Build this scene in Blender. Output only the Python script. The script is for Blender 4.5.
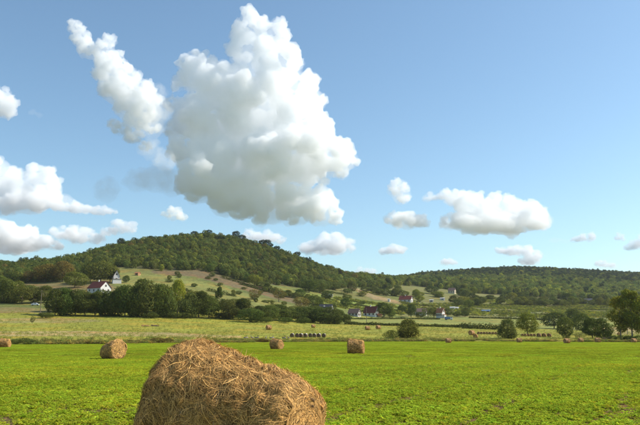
import bpy, bmesh, math, random
import numpy as np
from mathutils import Vector, noise as mnoise

S = bpy.context.scene
C = S.collection
for o in list(bpy.data.objects):
    bpy.data.objects.remove(o, do_unlink=True)

# ------------------------------------------------------------------ camera, sky, sun, exposure
F = 700.0                       # focal length in pixels of the 640 px wide photograph
PITCH = math.atan(126.0 / F)    # the flat field's horizon lies at y = 338.5
CAMH = 1.3
cam = bpy.data.cameras.new('camera')
camo = bpy.data.objects.new('camera', cam)
C.objects.link(camo)
camo.location = (0, 0, CAMH)
camo.rotation_euler = (math.pi / 2 + PITCH, 0, 0)
cam.sensor_width = 36
cam.lens = F / 640 * 36
cam.clip_start = 0.1
cam.clip_end = 60000
S.camera = camo

SUN_EL, SUN_AZ = math.radians(41), math.radians(80)
world = bpy.data.worlds.new('World')
S.world = world
world.use_nodes = True
wn = world.node_tree
sky = wn.nodes.new('ShaderNodeTexSky')
sky.sky_type = 'NISHITA'
sky.sun_disc = False
sky.sun_elevation = SUN_EL
sky.sun_rotation = SUN_AZ
sky.air_density = 1.0
sky.dust_density = 0.8
sky.ozone_density = 1.0
wb = wn.nodes.new('ShaderNodeMix')          # the photograph's white balance
wb.data_type = 'RGBA'
wb.blend_type = 'MULTIPLY'
wb.inputs[0].default_value = 1
wb.inputs[7].default_value = (0.85, 1.0, 1.01, 1)
wn.links.new(sky.outputs[0], wb.inputs[6])
wn.links.new(wb.outputs[2], wn.nodes['Background'].inputs[0])
wn.nodes['Background'].inputs[1].default_value = 0.132
sun = bpy.data.lights.new('sun', 'SUN')
sun.energy = 4.9
sun.angle = math.radians(0.5)
sun.color = (1.0, 0.945, 0.86)
suno = bpy.data.objects.new('sun', sun)
C.objects.link(suno)
suno.rotation_euler = Vector((math.sin(SUN_AZ) * math.cos(SUN_EL), math.cos(SUN_AZ) * math.cos(SUN_EL),
                              math.sin(SUN_EL))).to_track_quat('Z', 'Y').to_euler()
S.view_settings.view_transform = 'Standard'
S.view_settings.look = 'None'
S.view_settings.gamma = 1
S.view_settings.use_curve_mapping = False
S.view_settings.exposure = 0.38
cy = S.cycles
cy.use_denoising = True
cy.max_bounces = 40
cy.diffuse_bounces = 3
cy.glossy_bounces = 2
cy.transmission_bounces = 4
cy.volume_bounces = 40
cy.transparent_max_bounces = 8
cy.use_adaptive_sampling = True
cy.adaptive_threshold = 0.01

# ------------------------------------------------------------------ pixel <-> place
cP, sP = math.cos(PITCH), math.sin(PITCH)


def pdir(px, py):
    a = (px - 320) / F
    b = (212.5 - py) / F
    return Vector((a, cP - b * sP, sP + b * cP))


def z_at(d, py):                # height of the ray of row py at forward distance d
    return CAMH + d * math.tan(PITCH + math.atan((212.5 - py) / F))


def py_of(d, z):                # row of a point (vectorised)
    t = (z - CAMH) / d
    return 212.5 - F * (t * cP - sP) / (cP + t * sP)


COLK = F / cP                   # column = 320 + COLK * x / y

EDGE_X = [-300, 0, 100, 200, 300, 400, 480, 560, 640, 900]
EDGE_D = [148, 148, 158, 185, 205, 225, 240, 235, 225, 215]
EDGE_Y = [344.8, 344.8, 344.3, 343.3, 342.2, 341.8, 341.6, 342.0, 342.4, 342.5]
PROF = {
    -300: [(380, 306), (520, 290), (650, 277), (800, 271), (1200, 280)],
    0: [(260, 327.5), (380, 305), (450, 296), (520, 287), (620, 276), (710, 269), (800, 270), (1300, 285)],
    60: [(235, 331), (330, 317), (400, 303), (470, 292), (540, 285), (620, 275), (720, 264), (790, 264), (1300, 280)],
    100: [(235, 331), (330, 317), (450, 294), (540, 283), (610, 273), (700, 262), (800, 252), (900, 252), (1400, 270)],
    150: [(240, 332), (330, 318.5), (450, 297), (540, 284.5), (620, 273), (720, 259), (830, 242.5), (920, 242), (1400, 265)],
    200: [(250, 332.5), (345, 320), (450, 304), (560, 288), (660, 273), (780, 255), (900, 237.5), (1000, 239), (1500, 262)],
    240: [(262, 332), (355, 321), (460, 306), (570, 293), (680, 279), (800, 260), (900, 241.5), (1000, 244), (1500, 265)],
    280: [(275, 330.5), (380, 321.5), (470, 311), (590, 298), (700, 285), (820, 268), (920, 255), (1020, 257), (1500, 272)],
    320: [(295, 331), (420, 322.5), (500, 314), (620, 301), (740, 290), (860, 277), (960, 269.5), (1080, 271), (1500, 278)],
    360: [(305, 331.5), (480, 321), (560, 315.5), (660, 306), (780, 296), (900, 288), (1020, 279.5), (1120, 279), (1500, 281)],
    400: [(310, 332), (520, 320.5), (570, 317), (660, 309), (760, 301.5), (950, 289), (1200, 283.5), (1500, 281.5), (1750, 279), (1900, 281)],
    440: [(310, 333), (520, 322), (600, 316.5), (760, 305), (950, 293), (1150, 286), (1450, 280), (1750, 275.5), (1950, 277)],
    480: [(300, 334.5), (520, 323.5), (600, 318), (760, 306.5), (950, 296.5), (1100, 291), (1450, 280), (1800, 272), (2000, 274)],
    520: [(300, 335.5), (500, 327), (600, 319), (800, 305.5), (950, 299), (1100, 293), (1450, 280), (1850, 270), (2050, 272)],
    560: [(300, 336.5), (480, 329), (600, 319.5), (850, 305.5), (1050, 298.5), (1200, 290), (1500, 280), (1900, 271.5), (2100, 274)],
    600: [(290, 337), (450, 331.5), (600, 320), (850, 307), (1050, 300.5), (1250, 291), (1550, 281), (1900, 274), (2100, 276)],
    640: [(290, 337.5), (430, 333), (600, 321), (850, 308), (1100, 301.5), (1300, 292.5), (1550, 284), (1900, 276), (2100, 278)],
    900: [(290, 338), (430, 333), (600, 322), (900, 309), (1200, 302), (1500, 293), (1900, 284), (2100, 286)],
}
GD = np.concatenate([np.linspace(0, 130, 14)[:-1], np.geomspace(130, 4200, 330)])
GX = np.arange(-400, 1041, 10.0)


def edge_d(col):
    return np.interp(col, EDGE_X, EDGE_D)


def _build_height():
    cols = sorted(PROF)
    zc = []
    for c in cols:
        e = float(edge_d(c))
        ey = float(np.interp(c, EDGE_X, EDGE_Y))
        ks = [(0, 0.0), (e * 0.6, 0.0), (e, z_at(e, ey))] + [(d, z_at(d, y)) for d, y in PROF[c]]
        ld, lz = ks[-1]
        ks += [(ld + 500, lz * 0.75), (4200, lz * 0.6)]
        zc.append(np.interp(GD, [k[0] for k in ks], [k[1] for k in ks]))
    zc = np.array(zc)
    Z = np.array([np.interp(GX, cols, zc[:, j]) for j in range(len(GD))]).T
    k = np.array([1, 4, 8, 11, 8, 4, 1.0])
    k /= k.sum()
    for _ in range(2):
        P = np.pad(Z, ((3, 3), (0, 0)), 'edge')
        Z = sum(k[i] * P[i:i + Z.shape[0]] for i in range(7))
    k2 = np.array([1, 2, 1.0]) / 4
    for _ in range(3):
        P = np.pad(Z, ((0, 0), (1, 1)), 'edge')
        Z = sum(k2[i] * P[:, i:i + Z.shape[1]] for i in range(3))
    return Z


ZG = _build_height()


def vnoise(x, y, seed=0):
    x = np.asarray(x, float)
    y = np.asarray(y, float)
    xi = np.floor(x).astype(np.int64)
    yi = np.floor(y).astype(np.int64)
    fx = x - xi
    fy = y - yi
    fx = fx * fx * (3 - 2 * fx)
    fy = fy * fy * (3 - 2 * fy)

    def h(i, j):
        n = (i * 374761393 + j * 668265263 + seed * 974711) & 0x7fffffff
        n = ((n ^ (n >> 13)) * 1274126177) & 0x7fffffff
        return ((n ^ (n >> 16)) & 0xffff) / 65535.0
    return (h(xi, yi) * (1 - fx) + h(xi + 1, yi) * fx) * (1 - fy) + (h(xi, yi + 1) * (1 - fx) + h(xi + 1, yi + 1) * fx) * fy


def fbm(x, y, seed=0, o=4):
    s = 0
    a = 0.5
    for i in range(o):
        s = s + a * vnoise(x * 2 ** i, y * 2 ** i, seed + i)
        a *= 0.5
    return s / (1 - 0.5 ** o)


def col_depth(x, y):
    th = np.arctan2(x, y)
    r = np.hypot(x, y)
    tc = np.clip(th, -0.82, 0.82)
    return 320 + COLK * np.tan(tc), r * np.maximum(np.cos(th), 0.68), th


def height(x, y):
    x = np.asarray(x, float)
    y = np.asarray(y, float)
    col, d, th = col_depth(x, y)
    fi = np.clip((col - GX[0]) / 10.0, 0, len(GX) - 1.001)
    i = fi.astype(int)
    fi = fi - i
    j = np.clip(np.searchsorted(GD, d) - 1, 0, len(GD) - 2)
    fj = np.clip((d - GD[j]) / (GD[j + 1] - GD[j]), 0, 1)
    z = (ZG[i, j] * (1 - fj) + ZG[i, j + 1] * fj) * (1 - fi) + (ZG[i + 1, j] * (1 - fj) + ZG[i + 1, j + 1] * fj) * fi
    a = np.clip((np.abs(th) - 0.85) / 0.9, 0, 1)
    z = z * (1 - 0.75 * a * a * (3 - 2 * a))
    bump = (fbm(x / 45, y / 45, 5) - 0.5) * 3.0 * np.clip((d - 320) / 400, 0, 1)
    return z + bump


def hz(x, y):
    return float(height(np.array([x]), np.array([y]))[0])


_DD = np.geomspace(120, 2300, 1500)


def ground_at(px, py, lo=0.0):
    """the first place beyond lo metres where the ray of a pixel meets the ground"""
    v = pdir(px, py)
    m = v.x / v.y
    D = _DD[_DD >= lo]
    g = py_of(D, height(m * D, D))
    w = np.nonzero(g <= py)[0]
    k = w[0] if len(w) else int(np.argmin(g))
    d = D[k]
    return Vector((m * d, d, hz(m * d, d)))


# ------------------------------------------------------------------ object helpers
def tag(o, label=None, cat=None, group=None, kind=None):
    if label:
        o['label'] = label
    if cat:
        o['category'] = cat
    if group:
        o['group'] = group
    if kind:
        o['kind'] = kind
    return o


def mesh_np(name, V, Fq, mats=(), smooth=False, attrs=None):
    V = np.asarray(V, np.float32)
    Fq = np.asarray(Fq, np.int32)
    me = bpy.data.meshes.new(name)
    n, k = Fq.shape
    me.vertices.add(len(V))
    me.vertices.foreach_set('co', V.ravel())
    me.loops.add(n * k)
    me.loops.foreach_set('vertex_index', Fq.ravel())
    me.polygons.add(n)
    me.polygons.foreach_set('loop_start', np.arange(n, dtype=np.int32) * k)
    me.polygons.foreach_set('loop_total', np.full(n, k, np.int32))
    me.polygons.foreach_set('use_smooth', np.full(n, smooth))
    for an, (ty, val) in (attrs or {}).items():
        at = me.attributes.new(an, ty, 'POINT')
        key = {'FLOAT': 'value', 'INT': 'value', 'FLOAT_VECTOR': 'vector', 'FLOAT_COLOR': 'color'}[ty]
        at.data.foreach_set(key, np.asarray(val).ravel())
    me.update(calc_edges=True)
    for m in mats:
        me.materials.append(m)
    return me


def link(name, data, parent=None, loc=None, rz=None, scale=None):
    o = bpy.data.objects.new(name, data)
    C.objects.link(o)
    if parent:
        o.parent = parent
    if loc is not None:
        o.location = loc
    if rz is not None:
        o.rotation_euler = (0, 0, rz)
    if scale is not None:
        o.scale = scale
    return o


class MB:
    def __init__(s):
        s.v = []
        s.f = []

    def add(s, v, f):
        b = len(s.v)
        s.v += [tuple(p) for p in v]
        s.f += [tuple(i + b for i in q) for q in f]
        return s

    def box(s, x0, y0, z0, x1, y1, z1):
        return s.add([(x0, y0, z0), (x1, y0, z0), (x1, y1, z0), (x0, y1, z0), (x0, y0, z1), (x1, y0, z1), (x1, y1, z1), (x0, y1, z1)],
                     [(3, 2, 1, 0), (4, 5, 6, 7), (0, 1, 5, 4), (1, 2, 6, 5), (2, 3, 7, 6), (3, 0, 4, 7)])

    def tube(s, pts, rad, n=7, cap=True):
        b = len(s.v)
        pts = [Vector(p) for p in pts]
        for i, p in enumerate(pts):
            t = (pts[min(i + 1, len(pts) - 1)] - pts[max(i - 1, 0)]).normalized()
            a = t.orthogonal().normalized() if abs(t.z) < 0.95 else Vector((1, 0, 0))
            a = (a - t * a.dot(t)).normalized()
            c = t.cross(a)
            for k in range(n):
                g = 2 * math.pi * k / n
                s.v.append(tuple(p + (a * math.cos(g) + c * math.sin(g)) * rad[i]))
        for i in range(len(pts) - 1):
            for k in range(n):
                s.f.append((b + i * n + k, b + i * n + (k + 1) % n, b + (i + 1) * n + (k + 1) % n, b + (i + 1) * n + k))
        if cap:
            s.f.append(tuple(b + k for k in reversed(range(n))))
            s.f.append(tuple(b + (len(pts) - 1) * n + k for k in range(n)))
        return s

    def mesh(s, name, mat, smooth=False):
        me = bpy.data.meshes.new(name)
        me.from_pydata(s.v, [], s.f)
        if mat:
            me.materials.append(mat)
        if smooth:
            me.polygons.foreach_set('use_smooth', [True] * len(me.polygons))
        me.update()
        return me

    def build(s, name, mat, parent=None, smooth=False):
        return link(name, s.mesh(name, mat, smooth), parent)


def new_mat(name):
    m = bpy.data.materials.new(name)
    m.use_nodes = True
    n = m.node_tree
    return m, n, n.nodes['Principled BSDF']


def N(nt, kind, **kw):
    n = nt.nodes.new(kind)
    for k, v in kw.items():
        setattr(n, k, v)
    return n


def plain(name, rgb, rough=0.85, var=0.25, scale=3.0, bump=0.0, metal=0.0):
    m, n, b = new_mat(name)
    b.inputs['Roughness'].default_value = rough
    b.inputs['Metallic'].default_value = metal
    b.inputs['Specular IOR Level'].default_value = 0.25
    tc = N(n, 'ShaderNodeTexCoord')
    nz = N(n, 'ShaderNodeTexNoise')
    nz.inputs['Scale'].default_value = scale
    nz.inputs['Detail'].default_value = 5
    n.links.new(tc.outputs['Object'], nz.inputs['Vector'])
    cr = N(n, 'ShaderNodeValToRGB')
    cr.color_ramp.elements[0].position = 0.3
    cr.color_ramp.elements[1].position = 0.7
    cr.color_ramp.elements[0].color = tuple(c * (1 - var) for c in rgb) + (1,)
    cr.color_ramp.elements[1].color = tuple(min(1, c * (1 + var)) for c in rgb) + (1,)
    n.links.new(nz.outputs[0], cr.inputs[0])
    n.links.new(cr.outputs[0], b.inputs['Base Color'])
    if bump:
        bp = N(n, 'ShaderNodeBump')
        bp.inputs['Strength'].default_value = bump
        n.links.new(nz.outputs[0], bp.inputs['Height'])
        n.links.new(bp.outputs[0], b.inputs['Normal'])
    return m


def foliage_mat(name, rgb, trans=0.3):
    """leaf material: base colour times the plant's own tint times a per-leaf value"""
    m, n, b = new_mat(name)
    n.nodes.remove(b)
    out = n.nodes['Material Output']
    at = N(n, 'ShaderNodeAttribute', attribute_name='tint', attribute_type='INSTANCER')
    lf = N(n, 'ShaderNodeAttribute', attribute_name='leaf')
    m1 = N(n, 'ShaderNodeMix', data_type='RGBA', blend_type='MULTIPLY')
    m1.inputs[0].default_value = 1
    m1.inputs[6].default_value = rgb + (1,)
    n.links.new(at.outputs['Color'], m1.inputs[7])
    m2 = N(n, 'ShaderNodeMix', data_type='RGBA', blend_type='MULTIPLY')
    m2.inputs[0].default_value = 1
    n.links.new(m1.outputs[2], m2.inputs[6])
    n.links.new(lf.outputs['Color'], m2.inputs[7])
    df = N(n, 'ShaderNodeBsdfDiffuse')
    tr = N(n, 'ShaderNodeBsdfTranslucent')
    n.links.new(m2.outputs[2], df.inputs[0])
    n.links.new(m2.outputs[2], tr.inputs[0])
    mx = N(n, 'ShaderNodeMixShader')
    mx.inputs[0].default_value = trans
    n.links.new(df.outputs[0], mx.inputs[1])
    n.links.new(tr.outputs[0], mx.inputs[2])
    n.links.new(mx.outputs[0], out.inputs[0])
    return m


M_LEAF = foliage_mat('broad leaves', (0.128, 0.142, 0.038), 0.42)
M_PINE = foliage_mat('pine needles', (0.05, 0.066, 0.028), 0.15)
M_CROP = foliage_mat('crop leaves', (0.335, 0.41, 0.03), 0.45)
M_WEED = foliage_mat('verge weeds', (0.24, 0.215, 0.065), 0.4)
M_BARK = plain('bark', (0.11, 0.085, 0.06), 0.95, 0.35, 6, 0.4)
M_BARKP = plain('pale bark', (0.2, 0.17, 0.13), 0.95, 0.35, 6, 0.4)


# ------------------------------------------------------------------ ground: crop field, meadow, hillside
def ground_mat(name, cover_scale=1.0, fine=1.6, streak=0.35):
    m, n, b = new_mat(name)
    b.inputs['Roughness'].default_value = 0.95
    b.inputs['Specular IOR Level'].default_value = 0.1
    at = N(n, 'ShaderNodeAttribute', attribute_name='cover')
    ge = N(n, 'ShaderNodeNewGeometry')
    val = None
    for sc, lo, hi in ((0.9 * fine, 0.62, 1.4), (0.16, 0.8, 1.2), (0.03, 0.82, 1.18)):
        nz = N(n, 'ShaderNodeTexNoise')
        nz.inputs['Scale'].default_value = sc
        nz.inputs['Detail'].default_value = 6
        nz.inputs['Roughness'].default_value = 0.65
        n.links.new(ge.outputs['Position'], nz.inputs['Vector'])
        mr = N(n, 'ShaderNodeMapRange')
        mr.inputs['From Min'].default_value = 0.3
        mr.inputs['From Max'].default_value = 0.7
        mr.inputs['To Min'].default_value = lo
        mr.inputs['To Max'].default_value = hi
        n.links.new(nz.outputs[0], mr.inputs['Value'])
        if val is None:
            val = mr.outputs[0]
            first = nz.outputs[0]
        else:
            mu = N(n, 'ShaderNodeMath', operation='MULTIPLY')
            n.links.new(val, mu.inputs[0])
            n.links.new(mr.outputs[0], mu.inputs[1])
            val = mu.outputs[0]
    # drier and greener patches
    n2 = N(n, 'ShaderNodeTexNoise')
    n2.inputs['Scale'].default_value = 0.07
    n2.inputs['Detail'].default_value = 5
    n.links.new(ge.outputs['Position'], n2.inputs['Vector'])
    dry = N(n, 'ShaderNodeMix', data_type='RGBA', blend_type='MULTIPLY')
    dry.inputs[7].default_value = (1.25, 0.98, 0.85, 1)
    mr2 = N(n, 'ShaderNodeMapRange')
    mr2.inputs['From Min'].default_value = 0.45
    mr2.inputs['From Max'].default_value = 0.65
    n.links.new(n2.outputs[0], mr2.inputs['Value'])
    n.links.new(mr2.outputs[0], dry.inputs[0])
    n.links.new(at.outputs['Color'], dry.inputs[6])
    vm = N(n, 'ShaderNodeVectorMath', operation='SCALE')
    n.links.new(dry.outputs[2], vm.inputs[0])
    n.links.new(val, vm.inputs['Scale'])
    n.links.new(vm.outputs[0], b.inputs['Base Color'])
    bp = N(n, 'ShaderNodeBump')
    bp.inputs['Strength'].default_value = 0.8
    bp.inputs['Distance'].default_value = 0.25
    n.links.new(first, bp.inputs['Height'])
    n.links.new(bp.outputs[0], b.inputs['Normal'])
    return m


def in_poly(px, py, poly):
    r = np.zeros(px.shape, bool)
    k = len(poly)
    for i in range(k):
        x0, y0 = poly[i]
        x1, y1 = poly[(i + 1) % k]
        c = ((y0 > py) != (y1 > py)) & (px < (x1 - x0) * (py - y0) / (y1 - y0 + 1e-9) + x0)
        r ^= c
    return r


MEADOW = (0.235, 0.232, 0.034)
PARCELS = [   # land cover by field: outline in photograph pixels, base colour
    ([(-400, 331.5), (90, 331), (165, 332.5), (240, 335.5), (240, 338), (120, 336), (-400, 336)], (0.30, 0.235, 0.09)),
    ([(-400, 319), (60, 318), (110, 321), (60, 323), (-400, 323)], (0.25, 0.215, 0.07)),
    ([(-400, 306), (20, 307), (52, 309), (50, 313), (-400, 312)], (0.19, 0.165, 0.06)),
    ([(-400, 279), (60, 283), (110, 283), (112, 292), (40, 300), (-400, 296)], (0.15, 0.125, 0.05)),
    ([(78, 266), (120, 267), (165, 270), (165, 280), (110, 285), (78, 283)], (0.145, 0.145, 0.042)),
    ([(110, 272), (150, 274), (190, 279), (230, 289), (290, 305), (345, 318), (250, 312), (180, 296), (150, 288), (110, 284)], (0.165, 0.17, 0.045)),
    ([(148, 271), (185, 269.5), (206, 271.5), (240, 281), (280, 292.5), (302, 302), (303, 305.5), (270, 297.5), (230, 286.5), (190, 276), (150, 273.5)], (0.135, 0.105, 0.052)),
    ([(225, 277), (260, 285), (300, 290), (330, 294), (345, 301), (300, 299), (280, 292)], (0.15, 0.165, 0.04)),
    ([(296, 293), (345, 297), (400, 305), (402, 317), (340, 309), (300, 302)], (0.165, 0.20, 0.04)),
    ([(320, 287), (360, 287), (392, 297), (392, 303), (345, 297), (320, 294)], (0.135, 0.14, 0.042)),
    ([(345, 286), (352, 286), (378, 296), (402, 301.5), (400, 304), (372, 298.5)], (0.24, 0.19, 0.09)),
    ([(400, 283), (520, 294), (660, 303), (1100, 306), (1100, 318), (545, 319), (480, 317), (400, 317)], (0.145, 0.15, 0.048)),
    ([(520, 302), (660, 304), (1100, 307), (1100, 312), (560, 310)], (0.185, 0.17, 0.06)),
    ([(340, 316.5), (480, 317), (545, 320), (1100, 324), (1100, 330), (545, 329), (480, 326), (340, 323)], (0.19, 0.205, 0.05)),
    ([(495, 299), (501, 299), (502, 303), (494, 303)], (0.17, 0.25, 0.04)),
    ([(590, 327), (1100, 330), (1100, 336), (600, 335)], (0.27, 0.225, 0.09)),
]
WOOD_X = [-400, -60, 0, 20, 60, 80, 100, 130, 160, 200, 220, 251, 292, 323, 351, 389, 400, 430, 480, 520, 560, 600, 640, 800, 1100]
WOOD_Y = [300, 290, 282, 283, 281, 269, 267, 267.5, 270.5, 270.5, 276, 283, 287, 290.5, 287.5, 289.5, 285, 287.5, 293.5, 297, 300.5, 302.5, 304.5, 308, 312]
RIDGE_X = [-400, 0, 60, 100, 150, 200, 240, 280, 320, 360, 380]
RIDGE_D = [790, 740, 760, 850, 870, 950, 950, 970, 1010, 1060, 1080]


def cover(x, y, base=MEADOW):
    col, d, th = col_depth(x, y)
    py = py_of(np.maximum(d, 1), height(x, y))
    j = (fbm(x / 14, y / 14, 11) - 0.5)
    cx, cyy = col + j * 5, py + j * 1.6
    out = np.tile(np.array(base), (len(x), 1))
    for poly, rgb in PARCELS:
        out[in_poly(cx, cyy, poly) & (d > 130)] = rgb
    w = (cyy < np.interp(cx, WOOD_X, WOOD_Y)) & (d > 380)
    out[w] = (0.075, 0.075, 0.028)
    return out


TH = np.concatenate([np.linspace(-math.pi, -0.66, 50)[:-1], np.linspace(-0.66, 0.66, 420), np.linspace(0.66, math.pi, 50)[1:]])


def polar_sheet(name, ra, rb, nr, mat, base, power=1.0, colour=True):
    ra = ra(TH) if callable(ra) else np.full(len(TH), float(ra))
    rb = rb(TH) if callable(rb) else np.full(len(TH), float(rb))
    t = np.linspace(0, 1, nr) ** power
    R = ra[:, None] + (rb - ra)[:, None] * t[None, :]
    X = np.sin(TH)[:, None] * R
    Y = np.cos(TH)[:, None] * R
    x, y = X.ravel(), Y.ravel()
    z = height(x, y)
    i = np.arange(len(TH) - 1)[:, None] * nr
    j = np.arange(nr - 1)[None, :]
    a = i + j
    q = np.stack([a, a + nr, a + nr + 1, a + 1], -1).reshape(-1, 4)
    c = cover(x, y, base) if colour else np.tile(np.array(base), (len(x), 1))
    c4 = np.concatenate([c, np.ones((len(c), 1))], 1)
    me = mesh_np(name, np.stack([x, y, z], 1), q, [mat], True, {'cover': ('FLOAT_COLOR', c4)})
    return tag(link(name, me), kind='structure')


def r_edge(th):
    tc = np.clip(th, -0.82, 0.82)
    return edge_d(320 + COLK * np.tan(tc)) / np.maximum(np.cos(th), 0.68)


def r_mid(th):
    return r_edge(th) + 230.0


M_SOIL = ground_mat('field soil', fine=6)
M_MEADOW = ground_mat('meadow grass', fine=1.0)
M_HILL = ground_mat('hillside', fine=0.5)
polar_sheet('crop_field', 0.5, r_edge, 150, M_SOIL, (0.19, 0.125, 0.05), 1.6, colour=False)
polar_sheet('meadow', r_edge, r_mid, 150, M_MEADOW, MEADOW)
polar_sheet('hillside', r_mid, 4200.0, 300, M_HILL, (0.12, 0.135, 0.036), 1.7)


# ------------------------------------------------------------------ trees
def unit(v):
    return v / np.maximum(np.linalg.norm(v, axis=-1, keepdims=True), 1e-9)


def leaf_quads(P, Nn, size, rng, aspect=1.5, jit=0.35):
    n = len(P)
    a = unit(np.cross(Nn, rng.normal(size=(n, 3))))
    b = np.cross(Nn, a)
    s = size * rng.uniform(0.65, 1.35, (n, 1))
    a = a * s * 0.5 * aspect
    b = b * s * 0.5
    V = np.stack([P - a * 0.9 - b * 0.35, P - b * 0.5 + a * 0.1, P + a, P + b * 0.6 - a * 0.1], 1).reshape(-1, 3)
    q = np.arange(n * 4).reshape(n, 4)
    l = rng.uniform(1 - jit, 1 + jit, n)
    hue = rng.normal(0, 0.08, n)
    c = np.stack([l * (1 + hue), l, l * (1 - hue), np.ones(n)], 1)
    return V, q, np.repeat(c, 4, 0)


def crown_mesh(name, seed, n, leaf, H=12.0, W=9.0, base=0.22, lobes=13, spread=0.62, lr=(0.24, 0.38), mat=None, low=False):
    rng = np.random.default_rng(seed)
    zc = H * (base + 1) / 2
    rz = H * (1 - base) / 2
    cs, rs = [], []
    for k in range(lobes):
        v = unit(rng.normal(size=3))
        f = spread * rng.uniform(0.55, 1.1)
        if not low:
            wz = 1 - 0.25 * max(0, v[2])
        else:
            wz = 1.0
        r = W * rng.uniform(*lr)
        c = np.array([v[0] * W / 2 * f * wz, v[1] * W / 2 * f * wz, zc + v[2] * (rz - r * 0.75)])
        cs.append(c)
        rs.append(np.array([r, r, r * rng.uniform(0.7, 0.95)]))
    cs.append(np.array([0, 0, zc]))
    rs.append(np.array([W * 0.3, W * 0.3, rz * 0.7]))
    cs, rs = np.array(cs), np.array(rs)
    P, Nn = [], []
    m = int(n * 2.2 / len(cs))
    for k in range(len(cs)):
        v = unit(rng.normal(size=(m, 3)))
        rad = 1 - 0.38 * rng.random((m, 1)) ** 1.6
        p = cs[k] + v * rs[k] * rad
        keep = np.ones(m, bool)
        for j in range(len(cs)):
            if j != k:
                keep &= (((p - cs[j]) / rs[j]) ** 2).sum(1) > 0.5
        P.append(p[keep])
        Nn.append(v[keep])
    P, Nn = np.concatenate(P), np.concatenate(Nn)
    sel = rng.permutation(len(P))[:n]
    P, Nn = P[sel], Nn[sel]
    P += rng.normal(0, 0.18, P.shape)
    Nn = unit(Nn + 0.45 * rng.normal(size=Nn.shape))
    V, q, c = leaf_quads(P, Nn, leaf, rng)
    V[:, 2] = np.maximum(V[:, 2], 0.03)
    return mesh_np(name, V, q, [mat or M_LEAF], False, {'leaf': ('FLOAT_COLOR', c)})


def pine_mesh(name, seed, n, leaf, H=13.0, W=7.0, base=0.2):
    rng = np.random.default_rng(seed)
    t = rng.random(n) ** 0.8
    z = H * (base + (1 - base) * t)
    prof = W / 2 * np.clip(1 - t, 0.04, 1) ** 0.75 * (0.7 + 0.3 * np.sin(t * 30 + rng.random(n)))
    a = rng.uniform(0, 2 * math.pi, n)
    lob = 0.75 + 0.35 * np.sin(a * 3 + z * 1.3 + seed)
    r = prof * lob * (1 - 0.5 * rng.random(n) ** 2)
    P = np.stack([r * np.cos(a), r * np.sin(a), z - r * 0.25], 1)
    Nn = unit(np.stack([np.cos(a), np.sin(a), np.full(n, 0.7)], 1) + 0.5 * rng.normal(size=(n, 3)))
    V, q, c = leaf_quads(P, Nn, leaf, rng)
    return mesh_np(name, V, q, [M_PINE], False, {'leaf': ('FLOAT_COLOR', c)})


def trunk_mesh(name, seed, H=12.0, r=0.24, top=0.75, limbs=6, start=0.2, reach=2.6, mat=None):
    rng = random.Random(seed)
    mb = MB()
    pts = [Vector((0, 0, -0.4))]
    for k in range(1, 6):
        pts.append(Vector((rng.uniform(-.15, .15) * k, rng.uniform(-.15, .15) * k, H * top * k / 5)))
    mb.tube(pts, [r * 1.25, r * 0.95, r * 0.8, r * 0.6, r * 0.4, r * 0.15], 8)
    for k in range(limbs):
        f = start + (top - 0.1 - start) * (k + rng.random()) / limbs
        z = H * f
        i = min(4, int(f / top * 5))
        p0 = pts[i].lerp(pts[i + 1], f / top * 5 - i)
        a = rng.uniform(0, 6.28)
        L = reach * rng.uniform(0.7, 1.2)
        d = Vector((math.cos(a), math.sin(a), rng.uniform(0.4, 0.9)))
        mb.tube([p0, p0 + d * L * 0.5 + Vector((0, 0, 0.15)), p0 + d * L + Vector((0, 0, 0.5))], [r * 0.42, r * 0.28, r * 0.08], 5)
    return mb.mesh(name, mat or M_BARK, True)


CROWN = {
    'broad': [crown_mesh('broad_crown', 10 + i, 4200, 0.52, 12, 9.5, [0.0, 0.03, 0.0, 0.05][i], 12 + 2 * i) for i in range(4)],
    'round': [crown_mesh('round_crown', 30 + i, 3800, 0.46, 9, 9, 0.1, 15, 0.6) for i in range(2)],
    'airy': [crown_mesh('airy_crown', 40 + i, 5200, 0.46, 17, 8.5, 0.14, 17, 0.7, (0.16, 0.27)) for i in range(3)],
    'thin': [crown_mesh('thin_crown', 50 + i, 1200, 0.4, 9, 8, 0.25, 13, 0.66, (0.2, 0.3)) for i in range(2)],
    'bush': [crown_mesh('bush_foliage', 60 + i, 2000, 0.32, 4.5, 6, 0.0, 11, 0.7, (0.22, 0.34), low=True) for i in range(3)],
}
TRUNK = {
    'broad': trunk_mesh('broad_trunk', 1), 'round': trunk_mesh('round_trunk', 2, 9, 0.22, 0.75, 6, 0.22, 2.2),
    'airy': trunk_mesh('airy_trunk', 3, 17, 0.24, 0.85, 9, 0.3, 2.6, M_BARKP),
    'thin': trunk_mesh('thin_trunk', 4, 9, 0.2, 0.85, 10, 0.18, 3.0, M_BARKP), 'bush': trunk_mesh('bush_stem', 5, 4.5, 0.1, 0.7, 6, 0.05, 1.6),
}
DIMS = {'broad': (12, 9.5), 'round': (9, 9), 'airy': (17, 8.5), 'thin': (9, 8), 'bush': (4.5, 6)}
TINT = {'dark': (0.72, 0.82, 0.66), 'mid': (0.95, 0.98, 0.85), 'olive': (1.08, 1.04, 0.76), 'light': (1.6, 1.5, 0.85),
        'yellow': (2.3, 2.0, 0.9), 'brown': (1.35, 0.92, 0.9), 'pale': (2.0, 1.65, 1.7)}
rt = random.Random(77)


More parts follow.
